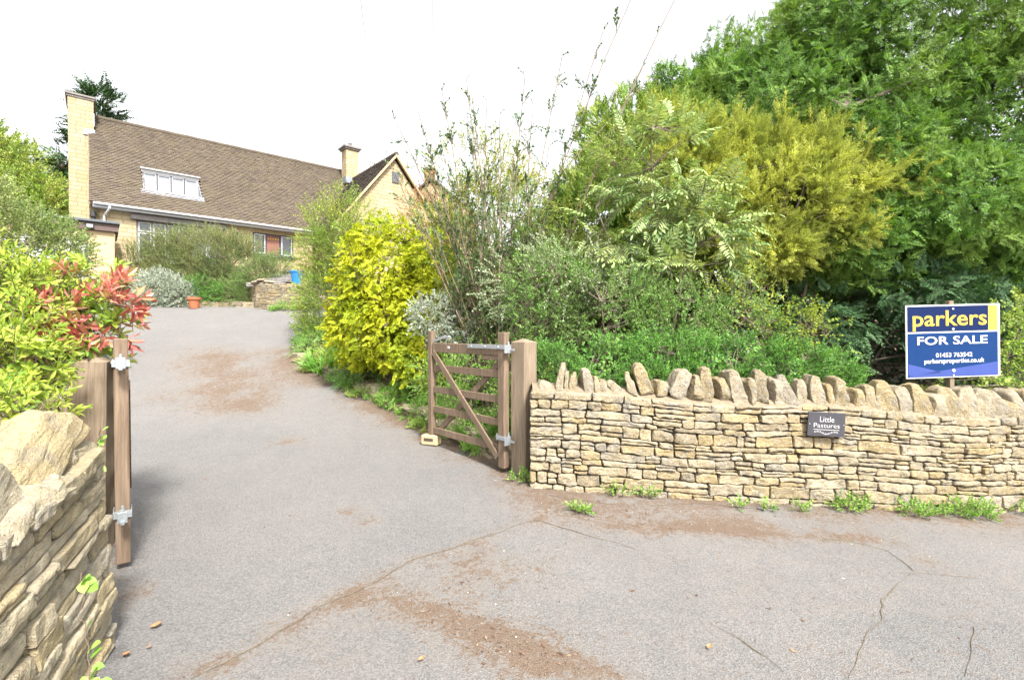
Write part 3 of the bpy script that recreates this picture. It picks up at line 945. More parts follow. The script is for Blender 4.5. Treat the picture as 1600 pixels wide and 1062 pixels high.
d = Vector((-0.68, 0.74)); gang = math.atan2(d.y, d.x)
g1 = gate((-0.060, 5.08, 0.02), gang, 'open five-bar wooden gate propped on a stone block, right side of the drive', True)
d2 = Vector((-0.63, 0.80))
g2 = gate((-2.47, 3.06, -0.02), math.atan2(d2.y, d2.x), 'wooden gate swung back and seen edge-on behind the close stone wall', False, (0.0, 0.0))

b = MB().box((0, 0, 0.065), (0.23, 0.13, 0.125), None, 0.014).build('stone_block', M['render'])
bl = b
bl.location = (-1.02, 6.10, float(height(-1.02, 6.1)) + 0.0)
bl.rotation_euler = (0, 0, math.radians(-22))
tag(bl, 'small cream stone block under the free end of the open gate', 'block')
MB().box((0, -0.064, 0.075), (0.13, 0.01, 0.035)).build('frog', M['core'], bl)

# ---------------------------------------------------------------- signs
def text_mesh(name, body, size, mat, parent, loc, offset=0.0, ext=0.001, width=None, align='CENTER', shear=0):
    cu = bpy.data.curves.new(name, 'FONT')
    cu.body = body; cu.size = size; cu.align_x = align; cu.align_y = 'CENTER'
    cu.offset = offset; cu.extrude = ext; cu.resolution_u = 3
    tmp = bpy.data.objects.new(name + '_tmp', cu)
    COL.objects.link(tmp)
    dg = bpy.context.evaluated_depsgraph_get()
    me = bpy.data.meshes.new_from_object(tmp.evaluated_get(dg))
    bpy.data.objects.remove(tmp); bpy.data.curves.remove(cu)
    xs_ = [v.co.x for v in me.vertices]
    w = max(xs_) - min(xs_)
    k = (width / w) if width else 1.0
    me.transform(Matrix.Diagonal((k, 1, 1, 1)))
    me.transform(Matrix.Rotation(math.radians(90), 4, 'X'))
    me.materials.clear()
    o = link(name, me, parent, [mat])
    o.location = loc
    return o

SB = empty('sale_sign', (4.725, 5.16, 0), 0, 'blue and yellow estate agent board on a post behind the stone wall', 'sign')
SB.scale = (1.05, 1, 1.02)
SB.rotation_euler = (0.0, math.radians(-1.5), math.radians(4))
M['sign_blue'] = plain_mat('sign_blue', (0.007, 0.017, 0.068), 0.8, 0, 0.05, 4, 0.1)
M['sign_mid'] = plain_mat('sign_mid_blue', (0.008, 0.034, 0.120), 0.8, 0, 0.05, 4, 0.1)
M['sign_pale'] = plain_mat('sign_pale_blue', (0.050, 0.075, 0.25), 0.8, 0, 0.05, 4, 0.1)
M['sign_yellow'] = plain_mat('sign_yellow', (0.54, 0.36, 0.07), 0.8, 0, 0.04, 4, 0.1)
M['sign_white'] = plain_mat('sign_white', (0.60, 0.60, 0.60), 0.6, 0, 0.03, 4, 0.2)
zc = 1.38; W_, H_ = 1.02, 0.76
MB().box((0, 0, zc), (W_, 0.012, H_), None, 0.003).build('board', M['sign_white'], SB)
y0 = -0.008
def plate(name, x0, x1, z0, z1, mat, y=y0): return MB().box(((x0 + x1) / 2, y, (z0 + z1) / 2), (x1 - x0, 0.003, z1 - z0)).build(name, mat, SB)
plate('name_panel', -0.495, 0.375, zc + 0.105, zc + 0.365, M['sign_blue'])
plate('yellow_panel', 0.377, 0.480, zc + 0.105, zc + 0.365, M['sign_yellow'])
plate('info_panel', -0.495, 0.480, zc - 0.365, zc + 0.088, M['sign_mid'])
MB().prism([(-0.494, y0 - 0.0035, zc - 0.225), (-0.12, y0 - 0.0035, zc - 0.325), (-0.494, y0 - 0.0035, zc - 0.345)], (0, 0.002, 0)).build('blue_wedge', M['sign_pale'], SB)
MB().prism([(-0.47, y0 - 0.0035, zc - 0.348), (0.479, y0 - 0.0035, zc - 0.225), (0.479, y0 - 0.0035, zc - 0.364), (-0.494, y0 - 0.0035, zc - 0.364)], (0, 0.002, 0)).build('blue_wedge', M['sign_pale'], SB)
text_mesh('name_lettering', 'parkers', 0.225, M['sign_yellow'], SB, (-0.045, y0 - 0.004, zc + 0.232), 0.0030, width=0.80)
text_mesh('lettering', 'FOR SALE', 0.118, M['sign_white'], SB, (-0.02, y0 - 0.004, zc + 0.005), 0.0016, width=0.76)
text_mesh('lettering', '01453 763542', 0.062, M['sign_white'], SB, (0.0, y0 - 0.004, zc - 0.145), 0.0009, width=0.395)
text_mesh('lettering', 'parkersproperties.co.uk', 0.066, M['sign_white'], SB, (0.0, y0 - 0.004, zc - 0.205), 0.0009, width=0.65)
for zz, rr in ((zc + 0.335, 0.009), (zc + 0.125, 0.011), (zc - 0.305, 0.016), (zc - 0.355, 0.008)):
    MB().cyl((-0.01, y0 - 0.010, zz), (-0.01, y0 + 0.001, zz), rr).build('fixing_disc', M['sign_white'], SB)
MB().box((0.0, 0.035, 0.75), (0.05, 0.05, 2.1), None, 0.003).build('sign_post', M['post_wood'], SB)

PL = empty('name_plaque', (2.955, 4.550, 0.635), 0, 'small grey slate house-name plaque screwed to the long stone wall', 'plaque')
PL.rotation_euler = (0, math.radians(3.2), math.radians(1))
M['slate'] = plain_mat('slate', (0.045, 0.044, 0.052), 0.7, 0, 0.12, 20, bumps=0.2)
MB().box((0, 0.0, 0), (0.355, 0.012, 0.225), None, 0.002).build('slate', M['slate'], PL)
text_mesh('lettering', 'Little', 0.074, M['sign_white'], PL, (0.0, -0.008, 0.045), -0.0008, width=0.135)
text_mesh('lettering', 'Pastures', 0.060, M['sign_white'], PL, (0.0, -0.008, -0.012), -0.0008, width=0.245)
MB().box((0, -0.008, -0.050), (0.245, 0.002, 0.0035)).build('underline', M['sign_white'], PL)
sw = MB()
for k in range(26):
    a = k / 25 * 2 - 1
    z_ = -0.080 - 0.012 * math.cos(a * 4.2) * (1 - 0.2 * abs(a))
    sw.box((a * 0.11, -0.008, z_), (0.009, 0.002, 0.0028), Matrix.Rotation(0.9 * math.sin(k * 1.9) * (1 if a > 0 else -1), 3, 'Y'))
    if k % 3 == 0: sw.box((a * 0.11, -0.0085, z_ + 0.007), (0.007, 0.002, 0.004), Matrix.Rotation(0.8, 3, 'Y'))
sw.build('scroll_ornament', M['sign_white'], PL)
for sx in (-1, 1): MB().cyl((sx * 0.163, -0.011, 0.0), (sx * 0.163, 0, 0.0), 0.006, None, 10).build('screw', M['galv'], PL)

# ---------------------------------------------------------------- the house
UA = math.atan2(0.652, 0.758)
HO = empty('house', (-14.76, 17.0, 0), UA, 'honey stone house with steep brown tiled roof, tall end chimney and gabled wing', 'house')
FL = 3.45
def wall_openings(name, t0, t1, z0, z1, ops, m0, m1, mat, parent):
    """front wall standing at m0..m1 with real openings (t0,t1,z0,z1)"""
    ts = sorted({t0, t1, *[v for o in ops for v in o[:2]]}); zs = sorted({z0, z1, *[v for o in ops for v in o[2:]]})
    bm = bmesh.new()
    def solid(i, j):
        if i < 0 or j < 0 or i >= len(ts) - 1 or j >= len(zs) - 1: return False
        cx, cz = (ts[i] + ts[i + 1]) / 2, (zs[j] + zs[j + 1]) / 2
        return not any(o[0] < cx < o[1] and o[2] < cz < o[3] for o in ops)
    def f(*p): bm.faces.new([bm.verts.new(q) for q in p])
    for i in range(len(ts) - 1):
        for j in range(len(zs) - 1):
            if not solid(i, j): continue
            a, b_, c_, d_ = ts[i], ts[i + 1], zs[j], zs[j + 1]
            f((a, m0, c_), (b_, m0, c_), (b_, m0, d_), (a, m0, d_)); f((a, m1, c_), (a, m1, d_), (b_, m1, d_), (b_, m1, c_))
            if not solid(i - 1, j): f((a, m0, c_), (a, m0, d_), (a, m1, d_), (a, m1, c_))
            if not solid(i + 1, j): f((b_, m0, c_), (b_, m1, c_), (b_, m1, d_), (b_, m0, d_))
            if not solid(i, j - 1): f((a, m0, c_), (a, m1, c_), (b_, m1, c_), (b_, m0, c_))
            if not solid(i, j + 1): f((a, m0, d_), (b_, m0, d_), (b_, m1, d_), (a, m1, d_))
    me = bpy.data.meshes.new(name); bm.to_mesh(me); bm.free()
    return link(name, me, parent, [mat])

WIN1 = (1.30, 4.02, 4.15, 5.62); WIN2 = (5.16, 6.78, 4.78, 5.70)
wall_openings('front_wall', 0.0, 7.6, 1.9, 6.0, [WIN1, WIN2], 0.0, 0.3, M['house'], HO)
MB().prism([(0.0, 0.0, 1.9), (0.0, 7.0, 1.9), (0.0, 7.0, 6.0), (0.0, 3.5, 9.95), (0.0, 0.0, 6.0)], (0.3, 0, 0)).build('gable_wall', M['house'], HO)
MB().box((6.9, 6.85, 4.0), (13.0, 0.3, 4.0)).build('rear_wall', M['house'], HO)
MB().box((5.2, 2.4, FL - 0.05), (9.6, 4.0, 0.1)).build('floor', M['concrete'], HO)
MB().box((5.2, 3.2, 4.7), (9.6, 0.1, 2.5)).build('inner_wall', M['render'], HO)

def roof(name, org, a, s, La, Ls, mat, parent, skip=None, tw=0.17, g=0.105, seed=1):
    """tiled slope: org eave corner, a along the eave, s up the slope; each tile lifts at its lower edge"""
    r = np.random.default_rng(seed)
    org, a, s = map(np.array, (org, a, s)); a = a / np.linalg.norm(a); s = s / np.linalg.norm(s); n = np.cross(a, s)
    if n[2] < 0: n = -n
    nr, nc = int(Ls / g), int(La / tw) + 1
    J, I = np.meshgrid(np.arange(nr), np.arange(nc), indexing='ij')
    J, I = J.ravel(), I.ravel()
    u0 = I * tw - (J % 2) * tw / 2; u1 = u0 + tw * 0.975
    u0 = np.clip(u0, 0, La); u1 = np.clip(u1, 0, La)
    v0 = J * g + r.normal(0, 0.004, len(J)); v1 = v0 + g * 1.25
    sag = 0.018 * fbm(np.stack([u0 * 0.6, v0 * 0.8, u0 * 0], -1), seed, 2)
    ok = (u1 - u0) > 0.03
    if skip: ok &= ~skip((u0 + u1) / 2, v0 + g / 2)
    u0, u1, v0, v1, sag = (q[ok] for q in (u0, u1, v0, v1, sag))
    lift = 0.026 + r.random(len(u0)) * 0.012
    def P(u, v, h): return org + u[:, None] * a + v[:, None] * s + h[:, None] * n
    z = np.zeros(len(u0))
    um = (u0 + u1) / 2
    V = np.stack([P(u0, v0, lift + sag), P(um, v0, lift + sag + 0.006), P(u1, v0, lift + sag),
                  P(u0, v1, z + 0.004 + sag), P(um, v1, z + 0.008 + sag), P(u1, v1, z + 0.004 + sag),
                  P(u0, v0, z + sag - .002), P(u1, v0, z + sag - .002)], 1)
    q = np.array([(0, 1, 4, 3), (1, 2, 5, 4), (6, 7, 1, 0), (7, 2, 1, 1)])[:3]
    Qs = (q[None] + (np.arange(len(u0)) * 8)[:, None, None]).reshape(-1, 4)
    return np_mesh(name, V.reshape(-1, 3), Qs, [mat], parent, attrs={'rnd': np.repeat(r.random(len(u0)), 8)})

EZ, SL = 6.02, 1.10            # eave height at m=-0.3, slope
sv = np.array([0, 1, SL]); LS = 3.8 * math.hypot(1, SL)
mk = math.hypot(1, SL)
DO = (1.55, 3.42, 0.50, 1.36)   # dormer opening t0,t1,m0,m1
def dskip(u, v):
    m_ = v / mk - 0.3
    return ((u > DO[0]) & (u < DO[1]) & (m_ > DO[2]) & (m_ < DO[3])) | ((u < 0.16) & (m_ > 2.62))
roof('roof', (0.0, -0.3, EZ), (1, 0, 0), sv, 13.3, LS, M['tile'], HO, dskip, seed=4)
rf = MB()
def rz_(m_): return EZ + SL * (m_ + 0.3) - 0.03
def rquad(t0, t1, m0, m1): rf.poly([(t0, m0, rz_(m0)), (t1, m0, rz_(m0)), (t1, m1, rz_(m1)), (t0, m1, rz_(m1))])
rquad(0, DO[0], -0.3, 3.5); rquad(DO[1], 13.3, -0.3, 3.5); rquad(DO[0], DO[1], -0.3, DO[2]); rquad(DO[0], DO[1], DO[3], 3.5)
rf.poly([(0, 3.5, rz_(3.5)), (13.3, 3.5, rz_(3.5)), (13.3, 7.3, rz_(-0.3)), (0, 7.3, rz_(-0.3))])
rf.build('roof_deck', M['tile'], HO)
rd = MB()
for k in range(44):
    rd.cyl((k * 0.30, 3.5, 10.19 + 0.004 * (k % 3)), (k * 0.30 + 0.31, 3.5, 10.19 + 0.004 * (k % 3)), 0.105, 0.10, 10)
rd.build('ridge_tiles', M['tile'], HO)
wt = MB().prism([(-0.02, -0.3, EZ - 0.1), (-0.02, -0.3, EZ + 0.02), (-0.02, 3.5, 10.22), (-0.02, 3.5, 10.10)], (0.05, 0, 0))
wt.build('verge', M['mortar'], HO)
MB().box((6.7, -0.27, EZ - 0.10), (13.2, 0.03, 0.14), None, 0.004).build('fascia', M['frame_white'], HO)
MB().box((6.7, -0.13, EZ - 0.165), (13.2, 0.26, 0.02)).build('soffit', M['frame_white'], HO)
gt = MB().box((5.4, -0.345, EZ - 0.05), (10.6, 0.105, 0.085), None, 0.025)
gt.build('gutter', M['frame_white'], HO)
dp = MB().cyl((0.55, -0.34, 5.94), (0.55, -0.34, 5.84), 0.04).cyl((0.55, -0.34, 5.85), (0.40, -0.07, 5.62), 0.036).cyl((0.40, -0.07, 5.63), (0.40, -0.07, 2.6), 0.036)
dp.build('downpipe', M['white'], HO)

# inset dormer window
zb0 = rz_(DO[2]) + 0.05; zt0 = rz_(DO[3]) + 0.02
MB().box(((DO[0] + DO[1]) / 2, (DO[2] + DO[3]) / 2 - .02, zb0 - 0.12), (DO[1] - DO[0] - .01, DO[3] - DO[2], 0.03)).build('dormer_sill', M['lead'], HO)
MB().box(((DO[0] + DO[1]) / 2, DO[2] - 0.10, rz_(DO[2] - .10) + 0.055), (DO[1] - DO[0] + 0.16, 0.28, 0.012), Matrix.Rotation(math.atan(SL), 3, 'X')).build('lead_apron', M['lead'], HO)
for tt, dd in ((DO[0], -0.0), (DO[1] - .02, 0.0)):
    MB().prism([(tt, DO[2] - .02, zb0 - 0.12), (tt, DO[3], zb0 - 0.12), (tt, DO[3], zt0 + 0.02), (tt, DO[2] - .02, rz_(DO[2]) + 0.06)], (0.02, 0, 0)).build('dormer_cheek', M['lead'], HO)
dw = MB()
wt0, wt1, wm = DO[0] + 0.03, DO[1] - 0.03, DO[3] - 0.12
dw.box(((wt0 + wt1) / 2, wm, zt0 - 0.05), (wt1 - wt0 + .1, 0.10, 0.11)).box(((wt0 + wt1) / 2, wm, zb0 - 0.08), (wt1 - wt0, 0.10, 0.06)).box((wt0 + .002, wm + .003, (zt0 + zb0) / 2 - .06), (0.03, 0.09, zt0 - zb0 + .05)).box((wt1 - .002, wm + .003, (zt0 + zb0) / 2 - .06), (0.03, 0.09, zt0 - zb0 + .05))
df = dw.build('dormer_window', M['white'], HO)
MB().box(((DO[0] + DO[1]) / 2, DO[3] - 0.14, zt0 + 0.02), (DO[1] - DO[0] + 0.1, 0.30, 0.035), None, 0.005).build('dormer_head', M['white'], HO)
for k in range(4):
    a = wt0 + (wt1 - wt0) * k / 4; b_ = wt0 + (wt1 - wt0) * (k + 1) / 4
    fr = MB()
    for xx in (a + 0.03, b_ - 0.03): fr.box((xx, wm - 0.015, (zt0 + zb0) / 2 - 0.06), (0.05, 0.05, zt0 - zb0 - 0.08))
    fr.box(((a + b_) / 2, wm - 0.015, zt0 - 0.13), (b_ - a - 0.11, 0.05, 0.05)).box(((a + b_) / 2, wm - 0.015, zb0 - 0.025), (b_ - a - 0.11, 0.05, 0.05))
    fr.build('casement', M['frame_white'], df)
    MB().box(((a + b_) / 2, wm + 0.005, (zt0 + zb0) / 2 - 0.07), (b_ - a - 0.06, 0.012, zt0 - zb0 - 0.1)).build('pane', M['glass_sky'], df)
    if k: MB().box((a, wm - 0.050, (zt0 + zb0) / 2 - 0.06), (0.045, 0.020, zt0 - zb0 - 0.08)).build('mullion', M['frame_dark'], df)

# long bay window with leaded toplights
w1 = MB()
t0, t1, z0, z1 = WIN1
w1.box(((t0 + t1) / 2, 0.10, z1 - 0.03), (t1 - t0 - .004, 0.10, 0.06)).box(((t0 + t1) / 2, 0.10, z0 + 0.03), (t1 - t0 - .004, 0.10, 0.06))
n1 = 6
for k in range(n1 + 1):
    x = t0 + 0.032 + (t1 - t0 - 0.064) * k / n1
    w1.box((x, 0.10, (z0 + z1) / 2), (0.06, 0.09, z1 - z0 - 0.124))
w1.box(((t0 + t1) / 2, 0.103, z1 - 0.42), (t1 - t0 - 0.07, 0.07, 0.05))
f1 = w1.build('window', M['concrete'], HO)
for k in range(n1):
    a = t0 + 0.032 + (t1 - t0 - 0.064) * k / n1 + 0.03; b_ = t0 + 0.032 + (t1 - t0 - 0.064) * (k + 1) / n1 - 0.03
    for (za, zb_) in ((z1 - 0.395, z1 - 0.06), (z0 + 0.06, z1 - 0.445)):
        c_ = MB()
        for xx in (a + 0.018, b_ - 0.018): c_.box((xx, 0.07, (za + zb_) / 2), (0.034, 0.05, zb_ - za))
        for zz in (za + 0.017, zb_ - 0.017): c_.box(((a + b_) / 2, 0.07, zz), (b_ - a - 0.072, 0.05, 0.034))
        c_.build('casement', M['frame_white'], f1)
        MB().box(((a + b_) / 2, 0.10, (za + zb_) / 2), (b_ - a, 0.012, zb_ - za)).build('pane', M['glass'], f1)
MB().box(((t0 + t1) / 2, -0.04, z1 + 0.10), (t1 - t0 + 0.34, 0.16, 0.20), None, 0.01).build('lintel', M['concrete'], HO)
MB().box(((t0 + t1) / 2, -0.02, z0 - 0.05), (t1 - t0 + 0.1, 0.2, 0.08), None, 0.01).build('sill', M['concrete'], HO)

# second window with inner bunting
t0, t1, z0, z1 = WIN2
w2 = MB()
for x in (t0 + 0.03, t0 + 0.52, t1 - 0.52, t1 - 0.03): w2.box((x, 0.10, (z0 + z1) / 2), (0.055, 0.08, z1 - z0 - .004))
for z_ in (z0 + 0.028, z1 - 0.028): w2.box(((t0 + t1) / 2, 0.102, z_), (t1 - t0 - .07, 0.07, 0.05))
f2 = w2.build('window', M['frame_dark'], HO)
for a, b_ in ((t0 + 0.06, t0 + 0.49), (t1 - 0.49, t1 - 0.06)):
    c_ = MB()
    for xx in (a + 0.02, b_ - 0.02): c_.box((xx, 0.055, (z0 + z1) / 2), (0.04, 0.05, z1 - z0 - 0.11))
    for zz in (z0 + 0.075, z1 - 0.075): c_.box(((a + b_) / 2, 0.055, zz), (b_ - a - .085, 0.05, 0.04))
    c_.build('casement', M['frame_white'], f2)
MB().box(((t0 + t1) / 2, 0.11, (z0 + z1) / 2), (t1 - t0 - 0.06, 0.012, z1 - z0 - 0.07)).build('pane', M['glass'], f2)
M['brown_blind'] = plain_mat('brown_blind', (0.20, 0.09, 0.07), 0.8)
MB().box(((t0 + t1) / 2, 0.085, (z0 + z1) / 2), (0.50, 0.015, z1 - z0 - 0.12)).build('blind', M['brown_blind'], f2)
cols_ = [(0.8, 0.6, 0.1), (0.7, 0.7, 0.65), (0.75, 0.2, 0.1), (0.1, 0.3, 0.5), (0.8, 0.6, 0.1)]
bt = MB()
for k in range(5):
    x = (t0 + t1) / 2 - 0.2 + k * 0.1
    bt.prism([(x - 0.03, 0.066, z1 - 0.17), (x + 0.03, 0.066, z1 - 0.17), (x, 0.066, z1 - 0.26)], (0, 0.004, 0))
bt.build('bunting', M['sign_yellow'], f2)
MB().box(((t0 + t1) / 2, -0.02, z0 - 0.04), (t1 - t0 + 0.1, 0.16, 0.06), None, 0.006).build('sill', M['frame_dark'], HO)
# small lantern and hanging-basket bracket on the front wall
MB().box((4.55, -0.06, 5.42), (0.03, 0.1, 0.22)).box((4.55, -0.15, 5.55), (0.03, 0.24, 0.03)).build('bracket', M['black'], HO)
MB().lathe([(0.0, -0.16), (0.12, -0.1), (0.17, 0.0), (0.12, 0.05), (0.0, 0.08)], 14, (4.62, -0.25, 4.95)).build('wall_basket', M['concrete'], HO, True)
MB().box((0.1, -0.08, 5.62), (0.16, 0.16, 0.24), None, 0.04).cyl((0.1, -0.08, 5.5), (0.1, -0.08, 5.34), 0.06, 0.04).build('rain_head', M['black'], HO)

# end chimney
ch = MB().box((-0.30, 3.5, 5.62), (0.58, 1.7, 7.3)).box((-0.215, 3.5, 9.90), (0.75, 1.71, 1.28))
ce = ch.build('chimney', M['house'], HO)
MB().box((-0.215, 3.5, 10.62), (0.90, 1.86, 0.075), None, 0.01).box((-0.215, 3.5, 10.55), (0.82, 1.78, 0.07)).build('chimney_cap', M['concrete'], ce)
MB().box((0.02, 2.63, 9.28), (0.36, 0.03, 0.24)).box((0.175, 3.1, 9.8), (0.03, 0.9, 0.5)).build('flashing', M['lead'], ce)

# gabled wing
WT, WM_, WZ = 10.48, -2.42, 9.50
WH = 2.95; WE = WZ - 1.235 * WH
wg = MB().prism([(WT - WH + 0.25, WM_ + 0.1, 1.9), (WT + WH - 0.25, WM_ + 0.1, 1.9), (WT + WH - 0.25, WM_ + 0.1, WE + 0.1), (WT, WM_ + 0.1, WZ - 0.22), (WT - WH + 0.25, WM_ + 0.1, WE + 0.1)], (0, 3.0, 0))
wg.build('wing_wall', M['house'], HO)
ls = WH * math.hypot(1, 1.235)
roof('wing_roof', (WT - WH, WM_ - 0.08, WE), (0, 1, 0), (1, 0, 1.235), 6.6, ls, M['tile_dark'], HO, None, seed=8)
roof('wing_roof', (WT + WH, WM_ - 0.08, WE), (0, 1, 0), (-1, 0, 1.235), 6.6, ls, M['tile_dark'], HO, None, seed=9)
dk = MB()
for sx in (-1, 1):
    dk.poly([(WT + sx * WH, WM_ - .06, WE - .02), (WT + sx * WH, WM_ + 6.5, WE - .02), (WT, WM_ + 6.5, WZ - .02), (WT, WM_ - .06, WZ - .02)])
dk.build('roof_deck', M['tile_dark'], HO)
vg = MB()
for sx in (-1, 1):
    vg.prism([(WT + sx * WH, WM_ - 0.10, WE - 0.12), (WT, WM_ - 0.10, WZ - 0.12), (WT, WM_ - 0.10, WZ + 0.015), (WT + sx * WH, WM_ - 0.10, WE + 0.015)], (0, 0.12, 0))
vg.build('verge', M['render'], HO)
r2 = MB()
for k in range(22): r2.cyl((WT, WM_ - 0.1 + k * 0.3, WZ + 0.01), (WT, WM_ + 0.21 + k * 0.3, WZ + 0.01), 0.10, 0.095, 10)
r2.build('ridge_tiles', M['tile_dark'], HO)
lv = MB()
for k in range(7): lv.box((WT + 0.02, WM_ + 0.06, 8.30 + k * 0.07), (0.34, 0.05, 0.05), Matrix.Rotation(0.4, 3, 'X'))
lv.build('gable_vent', M['lead'], HO)
c2 = MB().box((WT - 0.06, 2.6, 10.17), (0.66, 0.62, 1.85)).build('chimney', M['house'], HO)
MB().box((WT - 0.06, 2.6, 11.15), (0.94, 0.88, 0.10), None, 0.01).box((WT - 0.06, 2.6, 11.06), (0.80, 0.76, 0.07)).build('chimney_cap', M['concrete'], c2)
MB().lathe([(0.09, 0), (0.085, 0.22), (0.10, 0.24), (0.10, 0.28), (0.07, 0.28), (0.07, 0.1)], 14, (WT - 0.05, 2.6, 11.19)).build('chimney_pot', M['concrete'], c2, True)
MB().box((WT - 0.06, 2.6, 9.42), (0.74, 0.70, 0.30), Matrix.Rotation(0, 3, 'X')).build('flashing', M['lead'], c2)

# distant second house behind
H2 = empty('house', (-5.6, 34, 0), 0, 'distant roof and small brick chimney seen past the gable through the twigs', 'house')
MB().prism([(-2.5, 0, 2), (2.5, 0, 2), (2.5, 0, 10.2), (0, 0, 12.0), (-2.5, 0, 10.2)], (0, 7, 0)).build('wall', M['house'], H2)
MB().prism([(-2.8, -0.2, 10.0), (0, -0.2, 12.1), (2.8, -0.2, 10.0), (0, -0.2, 12.28)], (0, 7.4, 0)).build('roof', M['tile_dark'], H2)
M['red_brick'] = plain_mat('red_brick', (0.32, 0.15, 0.09), 0.9, 0, 0.2, 6)
k2 = MB().box((-0.3, 1.0, 12.5), (0.7, 0.7, 1.2)).build('chimney', M['red_brick'], H2)
MB().box((-0.3, 1.0, 13.15), (0.85, 0.85, 0.12)).cyl((-0.3, 1.0, 13.2), (-0.3, 1.0, 13.5), 0.13, 0.10).build('chimney_pot', M['concrete'], k2)

# garage with flat roof
GA = empty('garage', (-14.76, 17.0, 0), UA, 'flat-roofed garage with brown fascia and white door below the tall chimney', 'garage')
gm = -2.15
wall_openings('wall', -4.2, 0.62, 2.2, 4.72, [(-3.1, -0.02, 2.3, 4.50)], gm, gm + 0.2, M['render'], GA)
MB().box((0.52, gm + 1.3, 3.45), (0.2, 2.2, 2.5)).build('side_wall', M['render'], GA)
MB().box((-1.75, gm - 0.10, 4.80), (4.95, 0.04, 0.14), None, 0.004).box((-1.75, gm - 0.08, 4.92), (4.95, 0.05, 0.09), None, 0.004).box((0.705, gm + 0.9, 4.83), (0.04, 1.95, 0.24)).build('fascia', M['fascia_brown'], GA)
MB().box((-1.75, gm + 0.85, 5.01), (5.02, 2.1, 0.075), None, 0.01).build('flat_roof', M['felt'], GA)
gd = MB()
for k in range(11): gd.box((-1.56, gm + 0.13, 2.42 + k * 0.198), (3.0, 0.03, 0.188), None, 0.006)
gd.build('garage_door', M['white'], GA)
MB().box((-1.56, gm + 0.08, 4.47), (3.07, 0.06, 0.05)).box((-0.055, gm + 0.08, 3.4), (0.06, 0.06, 2.1)).build('door_frame', M['frame_dark'], GA)
fl = MB().box((0.02, gm - 0.17, 4.83), (0.20, 0.08, 0.14), None, 0.01).build('floodlight', M['black'], GA)
MB().box((0.02, gm - 0.215, 4.83), (0.15, 0.01, 0.10)).build('lens', M['glass_sky'], fl)

# pots and terrace things
POT = empty('plant_pot', (-9.98, 15.25, float(height(-9.98, 15.25))), 0, 'round terracotta pot standing at the far end of the drive', 'pot')
MB().lathe([(0.0, 0.0), (0.12, 0.0), (0.165, 0.26), (0.165, 0.27), (0.20, 0.275), (0.205, 0.34), (0.175, 0.345), (0.17, 0.30), (0, 0.29)], 26).build('body', M['terracotta'], POT, False)
MB().lathe([(0.168, 0.302), (0.10, 0.315), (0.0, 0.32)], 20).build('soil', M['soil'], POT)
BP = empty('plant_pot', (-6.75, 15.25, 3.0), 0.4, 'square blue glazed pot standing on the retaining wall', 'pot')
MB().prism([(-0.11, -0.11, 0), (0.11, -0.11, 0), (0.11, 0.11, 0), (-0.11, 0.11, 0)], (0, 0, 0.02)).lathe([(0.13, 0.02), (0.19, 0.38), (0.21, 0.38), (0.21, 0.42), (0.17, 0.42), (0.16, 0.3), (0, 0.3)], 18).build('body', M['blue_glaze'], BP)
ST = empty('garden_steps', (-7.7, 16.6, 2.9), -0.2, 'pale stone steps and piled slabs on the terrace above the retaining wall', 'steps')
for k in range(4):
    MB().box((0.1 * k, -1.0 + 0.34 * k, 0.12 + 0.16 * k), (1.2 - 0.1 * k, 0.36, 0.15), Matrix.Rotation(0.03 * (-1) ** k, 3, 'Z'), 0.02).build('step', M['concrete'], ST)
for k in range(5):
    single_stone('slab', (0.17 + 0.03 * (k % 2), 0.12, 0.035), (-0.15 + 0.12 * k, -1.32, 0.13 + 0.055 * (k % 3)), (0, 0, k), M['cope'], ST, 500 + k, rad=0.02)

# overhead wires
def wire(a, b_, r, label):
    cu = MB(); a, b_ = Vector(a), Vector(b_); prev = None
    for k in range(25):
        t = k / 24
        p = a.lerp(b_, t) - Vector((0, 0, 4 * 0.25 * t * (1 - t)))
        if prev is not None: cu.cyl(prev, p, r, None, 6)
        prev = p
    o = cu.build('overhead_wire', M['frame_dark'])
    return tag(o, label, 'wire')
wire((-5.95, 22.3, 9.6), (-2.55, 8.0, 7.6), 0.003, 'thin dark overhead cable rising from the wing gable into the white sky')
wire((-5.7, 34.8, 13.2), (-1.3, 8.0, 7.6), 0.003, 'thin dark overhead cable rising past the far brick chimney')

